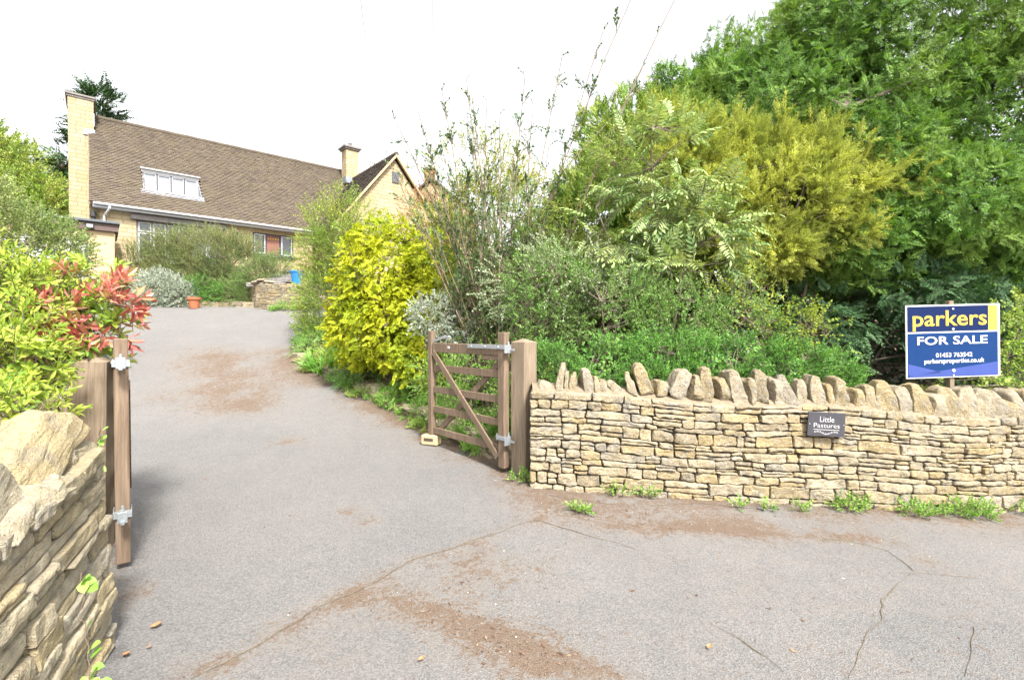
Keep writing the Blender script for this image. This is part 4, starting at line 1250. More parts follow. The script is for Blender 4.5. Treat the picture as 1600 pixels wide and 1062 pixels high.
# ---------------------------------------------------------------- foliage: sprig templates
class Tpl:
    def __init__(s): s.V, s.Q, s.L, s.MI, s.n = [], [], [], [], 0
    def leaf4(s, base, d, side, L, W, fold=0.15, up=None, bend=0.0):
        """4-vertex leaf from base along d; side = width direction"""
        base, d, side = Vector(base), Vector(d).normalized(), Vector(side)
        side = (side - d * side.dot(d)).normalized(); nrm = side.cross(d)
        k = len(s.V); r = random.random()
        mid = base + d * L * 0.45 + nrm * fold * W
        tip = base + d * L - nrm * bend * L
        s.V += [base, mid + side * W / 2, tip, mid - side * W / 2]
        s.Q.append((k, k + 1, k + 2, k + 3)); s.L += [r] * 4; s.MI.append(0)
    def leaf8(s, base, d, side, L, W, fold=0.2, bend=0.15, wid=(0.8, 1.0)):
        base, d, side = Vector(base), Vector(d).normalized(), Vector(side)
        side = (side - d * side.dot(d)).normalized(); nrm = side.cross(d)
        if nrm.z < 0: nrm = -nrm
        k = len(s.V); r = random.random()
        m1 = base + d * L * 0.32 - nrm * fold * W * .4 - nrm * bend * L * .08
        m2 = base + d * L * 0.68 - nrm * fold * W * .4 - nrm * bend * L * .4
        tip = base + d * L - nrm * bend * L
        s.V += [base, m1, m2, tip, m1 + side * W / 2 * wid[0] + nrm * fold * W * .5, m2 + side * W / 2 * wid[1] + nrm * fold * W * .5,
                m1 - side * W / 2 * wid[0] + nrm * fold * W * .5, m2 - side * W / 2 * wid[1] + nrm * fold * W * .5]
        s.Q += [(k, k + 6, k + 1, k + 4), (k + 4, k + 1, k + 2, k + 5), (k + 1, k + 6, k + 7, k + 2), (k + 2, k + 7, k + 3, k + 5)]
        s.L += [r] * 8; s.MI += [0] * 4
    def stem(s, pts, r0, r1):
        pts = [Vector(p) for p in pts]; n = len(pts); k = len(s.V)
        for i, p in enumerate(pts):
            d = (pts[min(i + 1, n - 1)] - pts[max(i - 1, 0)]).normalized()
            a = d.orthogonal().normalized(); b = d.cross(a); r = r0 + (r1 - r0) * i / (n - 1)
            for j in range(3):
                t = j * 2.094
                s.V.append(p + (a * math.cos(t) + b * math.sin(t)) * r); s.L.append(0.5)
        for i in range(n - 1):
            for j in range(3):
                s.Q.append((k + i * 3 + j, k + i * 3 + (j + 1) % 3, k + (i + 1) * 3 + (j + 1) % 3, k + (i + 1) * 3 + j)); s.MI.append(1)
    def done(s):
        return (np.array([tuple(v) for v in s.V]), np.array(s.Q), np.array(s.L), np.array(s.MI))

def rj(a): return random.uniform(-a, a)

def t_alt(L=0.22, n=14, lL=0.035, lW=0.018, ang=55, flat=False, curve=0.15, start=0.15, pair=False, tuft=3, big=False, stemr=0.0015, fold=0.15):
    """leafy shoot with alternate (or opposite) leaves"""
    t = Tpl()
    def P(u): return Vector((0.02 * L * math.sin(u * 5), u * L, curve * L * (u - u * u * 1.6)))
    t.stem([P(u) for u in (0, .5, 1)], stemr * 1.6, stemr * 0.7)
    for i in range(n):
        u = start + (1 - start) * (i + 0.5) / n
        phi = (i * math.pi + rj(.35)) if flat else i * 2.4 + rj(.4)
        sides = (0, math.pi) if pair else (0,)
        for so in sides:
            ph = phi + so if not flat else (0 if (i % 2 == 0) ^ (so > 0) else math.pi) + rj(.3)
            a = math.radians(ang + rj(16)) * (1 - 0.35 * u)
            rad = Vector((math.cos(ph), 0, math.sin(ph) * (0.35 if flat else 1)))
            d = rad * math.sin(a) + Vector((0, math.cos(a), 0.12))
            k = (1 - 0.35 * u) * random.uniform(.8, 1.15)
            side = d.cross(Vector((0, 0, 1)) + Vector((rj(.5), rj(.5), 0)))
            if big: t.leaf8(P(u), d, side, lL * k, lW * k, fold=0.25, bend=0.12 + rj(.1))
            else: t.leaf4(P(u), d, side, lL * k, lW * k, fold=fold, bend=rj(.12))
    for i in range(tuft):
        d = Vector((rj(.5), 1, rj(.5)))
        side = d.cross(Vector((rj(1), rj(.3), 1)))
        if big: t.leaf8(P(1), d, side, lL * .8, lW * .8, bend=0.1)
        else: t.leaf4(P(1), d, side, lL * .8, lW * .8)
    return t.done()

def t_conifer(L=0.28, n=10, k=0.42, w=0.014, droop=0.15, lobes=3):
    """flat feathery spray: axis, side branchlets, each with short lobes"""
    t = Tpl()
    def P(u): return Vector((0, u * L, -droop * L * u * u))
    t.stem([P(0), P(.6), P(1)], 0.0022, 0.001)
    for i in range(n):
        u = 0.08 + 0.92 * i / n
        for sgn in (-1, 1):
            bl = L * k * (1 - u * 0.75) * random.uniform(.75, 1.1)
            a = math.radians(48 + rj(8))
            d = Vector((sgn * math.sin(a), math.cos(a), rj(.12) - .05)).normalized()
            b0 = P(u)
            t.leaf4(b0, d, d.cross(Vector((0, 0, 1))), bl, w, fold=0.2, bend=rj(.1) + .05)
            m = min(lobes, 3 if bl > L * .2 else 1)
            for j in range(m):
                v = 0.3 + 0.55 * j / max(1, m)
                for s2 in (-1, 1):
                    a2 = a * sgn + s2 * math.radians(42 + rj(10))
                    d2 = Vector((math.sin(a2), math.cos(a2), rj(.25)))
                    t.leaf4(b0 + d * bl * v, d2, d2.cross(Vector((0, 0, 1))), bl * 0.42 * (1.1 - v * .6), w * .85, fold=0.2, bend=rj(.1))
    t.leaf4(P(1), (0, 1, -.1), (1, 0, 0), L * .12, w)
    return t.done()

def t_spike(L=0.24, n=9, w=0.011):
    """upright shoot of yew or golden cypress: many short fine side shoots"""
    t = Tpl()
    t.stem([(0, 0, 0), (0, L, 0.0)], 0.002, 0.001)
    for i in range(n):
        u = 0.1 + 0.85 * i / n
        for j in range(3):
            ph = i * 1.3 + j * 2.1 + rj(.3); a = math.radians(38 + rj(12))
            d = Vector((math.cos(ph) * math.sin(a), math.cos(a), math.sin(ph) * math.sin(a)))
            bl = L * .34 * (1 - u * .6) * random.uniform(.6, 1.2)
            t.leaf4((0, u * L, 0), d, d.cross(Vector((rj(1), rj(1), 1))), bl, w, fold=.3)
            t.leaf4(Vector((0, u * L, 0)) + d * bl * .5, d + Vector((rj(.8), .3, rj(.8))), d.cross(Vector((1, rj(1), rj(1)))), bl * .5, w * .8, fold=.3)
    t.leaf4((0, L * .97, 0), (rj(.1), 1, rj(.1)), (1, 0, 0), L * .14, w)
    return t.done()

def t_frond(L=0.34, pairs=7, lL=0.085, lW=0.026, arch=0.35):
    """arching pinnate leaf"""
    t = Tpl()
    def P(u): return Vector((0, L * (u - 0.12 * u * u), L * arch * (0.35 * u - u * u)))
    t.stem([P(0), P(.35), P(.7), P(1)], 0.0028, 0.0012)
    for i in range(pairs):
        u = 0.2 + 0.76 * i / pairs
        f = math.sin(math.pi * (0.25 + 0.65 * i / pairs))
        for sgn in (-1, 1):
            a = math.radians(68 - 26 * i / pairs + rj(6))
            d = Vector((sgn * math.sin(a), math.cos(a), -0.25 + rj(.1)))
            t.leaf8(P(u), d, d.cross(Vector((0, 0, 1))), lL * f * random.uniform(.9, 1.1), lW * f, fold=0.3, bend=0.25)
    d = P(1) - P(.9)
    t.leaf8(P(1), d, (1, 0, 0), lL * .7, lW * .8, fold=0.3, bend=0.2)
    return t.done()

def t_rosette(n=9, L=0.11, W=0.035, up=0.9, stem=0.14):
    """shoot tip with a whorl of long leaves"""
    t = Tpl()
    t.stem([(0, -stem * .2, 0), (0.004, stem * .5, 0.003), (0, stem, 0)], 0.0032, 0.002)
    for i in range(n):
        ph = i * 2.4 + rj(.3); u = i / n
        a = math.radians(72 - 48 * u + rj(10))
        d = Vector((math.cos(ph) * math.sin(a), math.cos(a), math.sin(ph) * math.sin(a)))
        side = d.cross(Vector((0, 1, 0)))
        t.leaf8((0, stem * (0.35 + .65 * u), 0), d, side, L * (1 - .35 * u) * random.uniform(.8, 1.15), W * (1 - .3 * u), fold=0.35, bend=0.16 + rj(.12))
    return t.done()

def t_blades(n=26, L=0.45, W=0.016, spread=0.6):
    t = Tpl()
    for i in range(n):
        ph = random.uniform(0, 6.28); lean = random.uniform(.1, spread); l = L * random.uniform(.6, 1.1)
        o = Vector((math.cos(ph), 0, math.sin(ph)))
        pts = [Vector((rj(.03), 0, rj(.03))) + o * (l * lean * u * u) + Vector((0, l * (u - .45 * lean * u * u * u), 0)) for u in (0, .3, .6, .85, 1)]
        sd_ = Vector((-math.sin(ph), 0, math.cos(ph)))
        k = len(t.V); r = random.random()
        for p, w in zip(pts, (.7, 1, .9, .6, .08)): t.V += [p - sd_ * W * w / 2, p + sd_ * W * w / 2]; t.L += [r, r]
        for j in range(4): t.Q.append((k + 2 * j, k + 2 * j + 1, k + 2 * j + 3, k + 2 * j + 2)); t.MI.append(0)
    return t.done()

def unit(A): return A / np.maximum(np.linalg.norm(A, axis=-1, keepdims=True), 1e-9)

def scatter(tpls, pos, fwd, up, scale, rng):
    """instances of several sprig templates baked into one vertex array"""
    Vs, Qs, R1, R2, MI, off = [], [], [], [], [], 0
    which = rng.integers(0, len(tpls), len(pos))
    Y = unit(fwd); X = unit(np.cross(Y, up)); Z = np.cross(X, Y)
    tint = rng.random(len(pos))
    for k, (V, Q, L, mi) in enumerate(tpls):
        ii = np.where(which == k)[0]
        if len(ii) == 0: continue
        W = (V[None, :, 0:1] * X[ii][:, None] + V[None, :, 1:2] * Y[ii][:, None] + V[None, :, 2:3] * Z[ii][:, None]) * scale[ii][:, None, None] + pos[ii][:, None]
        n, nv = len(ii), len(V)
        Vs.append(W.reshape(-1, 3)); Qs.append((Q[None] + (off + np.arange(n) * nv)[:, None, None]).reshape(-1, 4))
        R1.append(((L[None] + rng.random((n, 1))) % 1.0).ravel()); R2.append(np.repeat(tint[ii], nv)); MI.append(np.tile(mi, n)); off += n * nv
    return np.concatenate(Vs), np.concatenate(Qs), np.concatenate(R1), np.concatenate(R2), np.concatenate(MI)

def crown_points(blobs, n, rng, shell=0.4, bump_=0.22, bscale=1.3, gap=-0.25, gscale=2.6, zmin=-9, back=0.75, deep=0.55, bias=1.4):
    """points through the outer volume of a crown made of ellipsoids, uneven outline, gaps left open"""
    B = np.array(blobs, float)
    A = (B[:, 3] * B[:, 4] + B[:, 4] * B[:, 5] + B[:, 3] * B[:, 5]); A = A / A.sum()
    out_p, out_d = [], []
    need = n; tries = 0
    while need > 0 and tries < 40:
        tries += 1
        m = int(need * 2.2) + 50
        k = rng.choice(len(B), m, p=A)
        d = unit(rng.normal(size=(m, 3)))
        c, R = B[k, :3], B[k, 3:6]
        r = 1 - shell * rng.random(m) ** bias
        surf = c + d * R
        r = r * (1 + bump_ * fbm(surf * bscale, 41, 3))
        p = c + d * R * r[:, None]
        nd = unit(d / R)
        ok = p[:, 2] > zmin
        for q in range(len(B)):
            e = np.linalg.norm((p - B[q, :3]) / B[q, 3:6], axis=1)
            ok &= ~((q != k) & (e < deep))
        ok &= fbm(p * gscale, 77, 2) > gap
        tocam = unit(np.array([0, 0, 1.5]) - p)
        fac = (nd * tocam).sum(1)
        ok &= ~((fac < -0.3) & (rng.random(m) < back))
        out_p.append(p[ok]); out_d.append(nd[ok]); need -= int(ok.sum())
    p, d = np.concatenate(out_p)[:n], np.concatenate(out_d)[:n]
    return p, d

def tubes(name, lines, mat, parent, sides=5):
    """lines: list of (points, radii) -> tapering branches"""
    V, Q = [], []
    for pts, rad in lines:
        pts = np.asarray(pts, float); n = len(pts); k = len(V)
        tg = unit(np.gradient(pts, axis=0))
        ref = np.array([0.31, 0.17, 0.93]);
        a = unit(np.cross(tg, ref)); b = np.cross(tg, a)
        for i in range(n):
            for j in range(sides):
                t = 2 * math.pi * j / sides
                V.append(pts[i] + (a[i] * math.cos(t) + b[i] * math.sin(t)) * rad[i])
        for i in range(n - 1):
            for j in range(sides):
                Q.append((k + i * sides + j, k + i * sides + (j + 1) % sides, k + (i + 1) * sides + (j + 1) % sides, k + (i + 1) * sides + j))
    return np_mesh(name, np.array(V), np.array(Q), [mat], parent, smooth=True)

def curve_to(a, b, rng, n=7, sag=0.15, wob=0.05, rise=0.3):
    a, b = np.array(a, float), np.array(b, float)
    L = np.linalg.norm(b - a)
    t = np.linspace(0, 1, n)[:, None]
    mid = (a + b) / 2 + np.array([0, 0, rise * L * .3]) + rng.normal(0, sag * L * .3, 3)
    p = (1 - t) ** 2 * a + 2 * t * (1 - t) * mid + t * t * b
    w = np.cumsum(rng.normal(0, wob * L / n, (n, 3)), 0); w -= w * t * 0
    w[0] = 0
    return p + w * (1 - t * .3)

def skeleton(base, pts, rng, stems=5, r0=0.03, limbs=40, spread=0.1, shrink=1.0):
    pts = pts if shrink == 1 else pts.mean(0) + (pts - pts.mean(0)) * shrink
    """stems from the foot to points of the crown, thinner limbs off them"""
    lines = []
    k = rng.choice(len(pts), min(len(pts), stems), replace=False)
    nodes = []
    for i in k:
        b0 = np.array(base) + np.r_[rng.normal(0, spread, 2), 0]
        c = curve_to(b0, pts[i], rng, 9)
        lines.append((c, np.linspace(r0, r0 * 0.25, 9)))
        nodes += [c[j] for j in range(2, 9)]
    nodes = np.array(nodes)
    for i in rng.choice(len(pts), min(len(pts), limbs), replace=False):
        d = np.linalg.norm(nodes - pts[i], axis=1) + 0.5 * np.maximum(0, nodes[:, 2] - pts[i][2])
        j = int(np.argmin(d))
        c = curve_to(nodes[j], pts[i], rng, 6, rise=0.15)
        lines.append((c, np.linspace(r0 * 0.38, r0 * 0.10, 6)))
    return lines

def plant(name, label, cat, blobs, n, tpls, mat, base, scale=(0.8, 1.2), up_bias=0.3, rand=0.35, face_up=0.8, stems=5, r0=0.03, limbs=40,
          stem_mat=None, seed=1, crown_name='crown', stem_name='stem', group=None, twig=None, tang=0.0, inner=0, shrink=1.0, **kw):
    rng = np.random.default_rng(seed)
    p, d = crown_points(blobs, n, rng, **kw)
    if tang > 0:      # sprays lie over the surface of the crown and face outwards
        q = rng.normal(size=p.shape); q = unit(q - d * (q * d).sum(1)[:, None])
        fwd = unit(d * (1 - tang) + q * tang + np.array([0, 0, up_bias]) + rng.normal(0, rand * .5, p.shape))
        up = unit(d + np.array([0, 0, face_up * .6]) + rng.normal(0, 0.3, p.shape))
    else:
        fwd = unit(d + np.array([0, 0, up_bias]) + rng.normal(0, rand, p.shape))
        up = unit(np.array([0, 0, face_up]) + d * (1 - abs(face_up)) + rng.normal(0, 0.35, p.shape))
    sc = rng.uniform(*scale, len(p))
    if inner:
        kw2 = dict(kw); kw2['shell'] = 0.3; kw2['gap'] = -1
        Bi = [(b_[0], b_[1] + .1, b_[2], b_[3] * .74, b_[4] * .74, b_[5] * .74) for b_ in blobs]
        p2, d2 = crown_points(Bi, inner, rng, **kw2)
        q2 = unit(rng.normal(size=p2.shape)); f2_ = unit(q2 - d2 * (q2 * d2).sum(1)[:, None] * .8)
        p = np.r_[p, p2]; fwd = np.r_[fwd, f2_]; up = np.r_[up, unit(d2 + rng.normal(0, .4, p2.shape))]
        sc = np.r_[sc, rng.uniform(scale[1] * 1.2, scale[1] * 1.9, len(p2))]
    V, Q, r1, r2, mi = scatter(tpls, p, fwd, up, sc, rng)
    t = empty(name, base, 0, label, cat, group)
    b0 = np.array(base, float)
    sm_ = stem_mat or M['bark']
    np_mesh(crown_name, V - b0, Q, [mat, twig or sm_], t, attrs={'rnd': r1, 'tint': r2}, mi=mi)
    if stems:
        ls = skeleton((0, 0, -0.1), p - b0, rng, stems, r0, limbs, shrink=shrink)
        tubes(stem_name, ls, sm_, t)
    return t
def gz(x, y): return float(ground_z(np.array([[x]], float), np.array([[y]], float))[0, 0])

# leaf colours (albedo)
M['lf_conifer'] = leaf_mat('dark_conifer_leaf', [(0.045, 0.12, 0.022), (0.12, 0.27, 0.040), (0.28, 0.45, 0.075)], 0.35, 0.6, (0.24, 0.36, 0.06), 0.9)
M['lf_golden'] = leaf_mat('golden_conifer_leaf', [(0.18, 0.21, 0.045), (0.46, 0.50, 0.09), (0.78, 0.80, 0.24)], 0.45, 0.65, (0.26, 0.34, 0.07), 1.4)
M['lf_olivec'] = leaf_mat('olive_conifer_leaf', [(0.09, 0.19, 0.03), (0.20, 0.35, 0.055), (0.38, 0.50, 0.11)], 0.35, 0.6, (0.34, 0.38, 0.07), 1.6)
M['lf_hedge'] = leaf_mat('hedge_leaf', [(0.05, 0.15, 0.028), (0.14, 0.35, 0.060), (0.30, 0.54, 0.11)], 0.35, 0.5, (0.08, 0.20, 0.04), 3.5)  # deep dark tones and darker clumps paint in the shaded gaps
M['lf_mahonia'] = leaf_mat('pinnate_leaf', [(0.12, 0.22, 0.07), (0.23, 0.36, 0.12), (0.42, 0.52, 0.22)], 0.3, 0.5, (0.36, 0.40, 0.14), 1.8)
M['lf_yellow'] = leaf_mat('yellow_leaf', [(0.26, 0.31, 0.010), (0.50, 0.53, 0.014), (0.68, 0.69, 0.05)], 0.4, 0.6, (0.26, 0.38, 0.02), 2.2)
M['lf_grey'] = leaf_mat('grey_leaf', [(0.18, 0.26, 0.13), (0.33, 0.42, 0.24), (0.52, 0.58, 0.38)], 0.25, 0.6)
M['lf_silver'] = leaf_mat('silver_leaf', [(0.22, 0.28, 0.20), (0.38, 0.44, 0.36), (0.56, 0.60, 0.52)], 0.2, 0.6)
M['lf_light'] = leaf_mat('light_green_leaf', [(0.14, 0.25, 0.04), (0.26, 0.40, 0.07), (0.42, 0.54, 0.12)], 0.35, 0.5, (0.45, 0.45, 0.10), 1.2)
M['lf_light2'] = leaf_mat('fresh_yellow_leaf', [(0.20, 0.28, 0.03), (0.40, 0.42, 0.04), (0.62, 0.56, 0.06)], 0.35, 0.5, (0.20, 0.32, 0.06), 1.2)
M['lf_mid'] = leaf_mat('mid_green_leaf', [(0.08, 0.20, 0.04), (0.18, 0.35, 0.075), (0.34, 0.50, 0.14)], 0.3, 0.5, (0.25, 0.36, 0.12), 1.2)
M['lf_dark'] = leaf_mat('dark_leaf', [(0.020, 0.050, 0.018), (0.035, 0.085, 0.026), (0.06, 0.14, 0.04)], 0.2, 0.35)
M['lf_shaded'] = leaf_mat('shaded_conifer_leaf', [(0.025, 0.065, 0.025), (0.05, 0.12, 0.04), (0.10, 0.20, 0.07)], 0.2, 0.6)  # darker copy of the conifer leaf: shade of the hollow put into the colour
M['lf_photinia'] = leaf_mat('photinia_leaf', [(0.15, 0.30, 0.05), (0.30, 0.46, 0.07), (0.50, 0.58, 0.10)], 0.3, 0.3)
M['lf_red'] = leaf_mat('red_leaf', [(0.36, 0.07, 0.06), (0.55, 0.17, 0.15), (0.50, 0.38, 0.16)], 0.3, 0.28)
M['lf_lime'] = leaf_mat('lime_leaf', [(0.14, 0.24, 0.035), (0.32, 0.43, 0.055), (0.54, 0.60, 0.11)], 0.35, 0.45)
M['lf_olive'] = leaf_mat('olive_leaf', [(0.14, 0.20, 0.06), (0.26, 0.33, 0.10), (0.40, 0.46, 0.18)], 0.3, 0.5, (0.12, 0.24, 0.06), 0.8)
M['lf_rust'] = leaf_mat('rust_leaf', [(0.28, 0.12, 0.06), (0.40, 0.20, 0.10), (0.48, 0.32, 0.16)], 0.3, 0.5)
M['lf_weed'] = leaf_mat('weed_leaf', [(0.11, 0.26, 0.04), (0.22, 0.42, 0.07), (0.36, 0.54, 0.12)], 0.35, 0.5)
M['lf_grass'] = leaf_mat('blade_leaf', [(0.10, 0.26, 0.04), (0.20, 0.44, 0.06), (0.34, 0.56, 0.12)], 0.35, 0.4)

random.seed(5)
T_fine = [t_conifer(0.30, 5, .5, .026, .15, 1), t_conifer(0.24, 5, .55, .026, .3, 1), t_conifer(0.34, 6, .42, .024, .2, 1)]
T_con = [t_conifer(0.30, 8, .42, .018), t_conifer(0.26, 7, 0.5, .018), t_conifer(0.34, 8, 0.38, 0.018, 0.3)]
T_spk = [t_spike(0.24), t_spike(0.20, 8), t_spike(0.28, 10, 0.010)]
T_small = [t_alt(0.12, 12, 0.028, 0.020, 68), t_alt(0.09, 10, 0.026, 0.020, 70), t_alt(0.14, 14, 0.028, 0.019, 62)]
T_tiny = [t_alt(0.14, 12, 0.020, 0.009, 45), t_alt(0.18, 16, 0.021, 0.009, 40)]
T_yel = [t_alt(0.24, 9, 0.068, 0.042, 62, flat=True, pair=True, big=True, tuft=2), t_alt(0.20, 7, 0.064, 0.040, 60, flat=True, pair=True, big=True, tuft=2), t_alt(0.16, 6, 0.06, 0.04, 60, pair=True, big=True, tuft=2)]
T_mid = [t_alt(0.22, 10, 0.045, 0.020, 50), t_alt(0.18, 9, 0.042, 0.02, 55), t_alt(0.26, 13, 0.045, 0.018, 45)]
T_lime = [t_alt(0.26, 9, 0.036, 0.026, 60, flat=True), t_alt(0.2, 7, 0.036, 0.027, 60, flat=True)]
T_fr = [t_frond(), t_frond(0.30, 6, 0.08, 0.026, 0.45), t_frond(0.38, 8, 0.085, 0.025, 0.3), t_frond(0.26, 6, 0.07, 0.024, 0.6)]
T_ros = [t_rosette(), t_rosette(8, 0.10, 0.033), t_rosette(11, 0.12, 0.036)]
T_rosy = [t_rosette(10, 0.075, 0.021, stem=0.10), t_rosette(12, 0.085, 0.022, stem=0.13), t_rosette(8, 0.07, 0.021, stem=0.16)]
T_ivy = [t_alt(0.2, 7, 0.055, 0.05, 70, big=True, tuft=1), t_alt(0.15, 6, 0.05, 0.045, 70, big=True, tuft=1)]

# ---- big conifer screen on the right
plant('conifer_tree', 'tall dark green conifer towering over everything at the right', 'tree',
      [(6.6, 9.3, 4.9, 3.2, 1.9, 3.2), (4.55, 8.8, 5.2, 1.75, 1.3, 1.5), (8.9, 8.5, 4.6, 2.4, 1.9, 3.3), (5.5, 8.3, 3.1, 1.5, 1.0, 1.1), (7.2, 8.0, 3.2, 1.7, 1.1, 1.3), (3.9, 9.1, 4.2, 1.3, 1.0, 1.4), (5.6, 7.6, 2.9, 1.0, .6, .8), (6.9, 7.4, 3.4, 1.1, .7, 1.0), (6.0, 7.7, 4.3, .8, .6, .8),
       (7.0, 8.6, 6.6, 2.6, 1.5, 1.6), (4.0, 8.9, 6.0, 1.05, .7, .55), (5.6, 8.5, 6.6, 1.3, .9, .9), (8.6, 8.0, 2.9, 1.5, 1.0, 1.2), (3.3, 8.8, 5.4, .8, .7, .7), (3.1, 8.9, 6.05, .55, .5, .35)],
      42000, T_fine + T_con[:1], M['lf_conifer'], (6.4, 9.4, gz(6.4, 9.4)), (0.28, 0.75), 0.25, 0.8, 0.85, 4, 0.12, 40, shrink=0.6, seed=11, shell=0.36, gap=-0.2, gscale=3.0, bump_=0.25, zmin=1.95, back=0.97, tang=0.5, inner=6500, crown_name='crown', stem_name='trunk')
plant('conifer_tree', 'lower dark feathery conifer boughs drooping behind the sale board', 'tree',
      [(4.9, 7.6, 1.5, 0.6, 0.5, 0.7), (6.9, 7.2, 1.4, 0.8, 0.6, 0.8), (6.4,7.4,2.1,.9,.5,.4)],
      700, T_con, M['lf_shaded'], (5.6, 8.0, gz(5.6, 8.0)), (0.8, 1.3), -0.1, 0.4, 0.8, 4, 0.03, 50, M['dead'], seed=12, tang=0.4, shell=0.6, gap=-0.2, stem_name='trunk')
plant('golden_conifer', 'broad golden-yellow conifer in front of the tall dark one', 'tree',
      [(4.2, 7.6, 3.5, 1.35, .8, .95), (3.3, 7.8, 4.1, 1.15, .7, .75), (5.2, 7.7, 3.9, 1.0, .7, .65), (4.4, 7.9, 4.4, 1.2, .6, .6), (3.0, 7.5, 3.2, .8, .6, .8), (4.9, 7.5, 3.1, .7, .5, .5), (2.6, 7.9, 4.6, .7, .5, .5), (5.7, 7.9, 4.4, .5, .4, .4), (3.7, 7.4, 2.75, .9, .5, .4)],
      7500, T_spk, M['lf_golden'], (4.2, 7.8, gz(4.2, 7.8)), (0.5, 1.25), 0.35, 0.6, 0.5, 6, 0.05, 160, seed=13, inner=900, shell=0.55, gap=-0.05, gscale=3.6, bump_=0.5, bscale=2.2, stem_name='trunk', back=0.95)
plant('olive_conifer', 'loose yellow-green conifer left of the golden one', 'tree',
      [(2.15, 8.5, 4.2, 1.15, .9, 1.45), (1.35, 8.3, 3.4, .8, .8, 1.2), (2.9, 8.4, 4.5, .8, .8, 1.0), (1.9, 8.2, 2.6, 1.2, .8, 1.1), (0.7, 8.6, 2.4, .8, .7, 1.1)],
      5200, T_con, M['lf_olivec'], (2.0, 8.6, gz(2.0, 8.6)), (0.6, 1.05), 0.5, 0.45, 0.6, 6, 0.05, 220, seed=14, tang=0.35, shell=0.55, gap=-0.25, gscale=2.2, bump_=0.3, stem_name='trunk', back=0.85)
# dense dark planting at the back that closes the garden
plant('hedge', 'dense dark evergreen hedge closing the back of the garden', 'hedge',
      [(x, 10.4 + 0.3 * math.sin(x), 1.6, 0.9, 0.7, 1.5) for x in np.arange(-1.6, 12, 0.95)],
      3400, T_ivy, M['lf_dark'], (5, 10.6, gz(5, 10.6)), (1.2, 2.0), 0.2, 0.5, 0.6, 8, 0.03, 80, M['dead'], seed=15, inner=900, shell=0.4, gap=-0.6, crown_name='foliage')
plant('evergreen_shrub', 'dark ivy-like evergreen in the hollow under the golden conifer', 'shrub',
      [(3.4, 7.2, 1.5, .7, .5, .7), (4.3, 7.5, 1.3, .7, .5, .8), (2.6, 7.3, 1.6, .6, .5, .7), (5.6, 8.2, 1.0, 1.2, .6, .9), (7.4, 7.9, 1.0, 1.2, .6, 1.0)],
      900, T_ivy, M['lf_dark'], (3.8, 7.5, gz(3.8, 7.5)), (0.8, 1.4), 0.1, 0.5, 0.5, 8, 0.03, 160, M['dead'], seed=16, shell=0.6, gap=-0.15)

# ---- planting between the gate and the conifers
plant('pinnate_shrub', 'tall shrub with long arching fern-like leaves in the middle of the planting', 'shrub',
      [(1.95, 6.35, 3.45, .72, .55, .75), (2.45, 6.3, 2.75, .62, .5, .6), (1.45, 6.4, 2.7, .55, .5, .6), (2.3, 6.2, 2.1, .6, .45, .4), (1.9, 6.4, 2.4, .6, .5, .7), (2.1, 6.4, 3.9, .35, .3, .45)],
      520, T_fr, M['lf_mahonia'], (2.0, 6.5, gz(2.0, 6.5)), (0.9, 1.6), 0.1, 0.5, 0.9, 8, 0.028, 90, M['bark'], seed=17, shell=0.7, gap=0.0, gscale=2.4)
plant('evergreen_shrub', 'mid green small-leaved shrub below the fern-leaved one, behind the long wall', 'shrub',
      [(1.2, 6.0, 1.75, .7, .5, .55), (2.0, 6.0, 1.6, .65, .45, .5), (0.5, 6.2, 1.9, .55, .5, .6), (2.8, 6.0, 1.45, .6, .4, .45)],
      1900, T_small, M['lf_mid'], (1.3, 6.1, gz(1.3, 6.1)), (0.9, 1.4), 0.4, 0.45, 0.5, 8, 0.02, 160, seed=18, tang=0.3, shell=0.45, gap=-0.3, back=.9)
plant('low_hedge', 'low bright green clipped shrub spilling over the coping of the long wall', 'hedge',
      [(0.55, 5.45, 0.98, .42, .36, .40), (1.05, 5.4, 1.0, .45, .38, .42), (1.6, 5.45, 1.05, .48, .4, .44), (2.15, 5.45, 1.03, .48, .4, .42), (2.7, 5.5, 1.0, .45, .4, .42), (3.2, 5.6, .95, .42, .4, .42), (3.65, 5.6, .85, .35, .35, .34), (1.5, 5.15, 0.98, .35, .2, .18)],
      5200, T_small, M['lf_hedge'], (1.8, 5.6, gz(1.8, 5.6)), (0.7, 1.15), 0.2, 0.4, 0.5, 12, 0.012, 200, seed=19, tang=0.4, inner=500, shell=0.35, gap=0.02, gscale=5, bump_=0.5, bscale=3.2, back=.9, crown_name='foliage')
plant('lime_shrub', 'airy lime-leaved branches reaching out left of the dark hollow', 'shrub',
      [(3.35, 6.0, 1.6, .55, .35, .38), (3.75, 5.9, 1.45, .45, .3, .25), (2.9, 6.0, 1.9, .4, .3, .35)],
      240, T_lime, M['lf_lime'], (3.3, 6.1, gz(3.3, 6.1)), (0.8, 1.3), 0.2, 0.5, 0.9, 9, 0.010, 110, M['bark_twig'], seed=20, shell=0.8, gap=-0.1)
plant('light_green_shrub', 'loose fresh green shrub filling behind the bare stems in the middle', 'shrub',
      [(0.9, 7.2, 3.1, .9, .5, 1.0), (0.2, 7.6, 3.0, .8, .5, .9), (1.5, 7.1, 3.9, .6, .5, .7), (-.6, 7.8, 2.6, .6, .5, .8)],
      2300, T_mid, M['lf_light'], (0.6, 7.6, gz(.6, 7.6)), (0.6, 1.1), 0.5, 0.5, 0.5, 10, 0.016, 130, M['bark_twig'], seed=66, shell=0.8, gap=0.0, gscale=2.2, bump_=0.4)
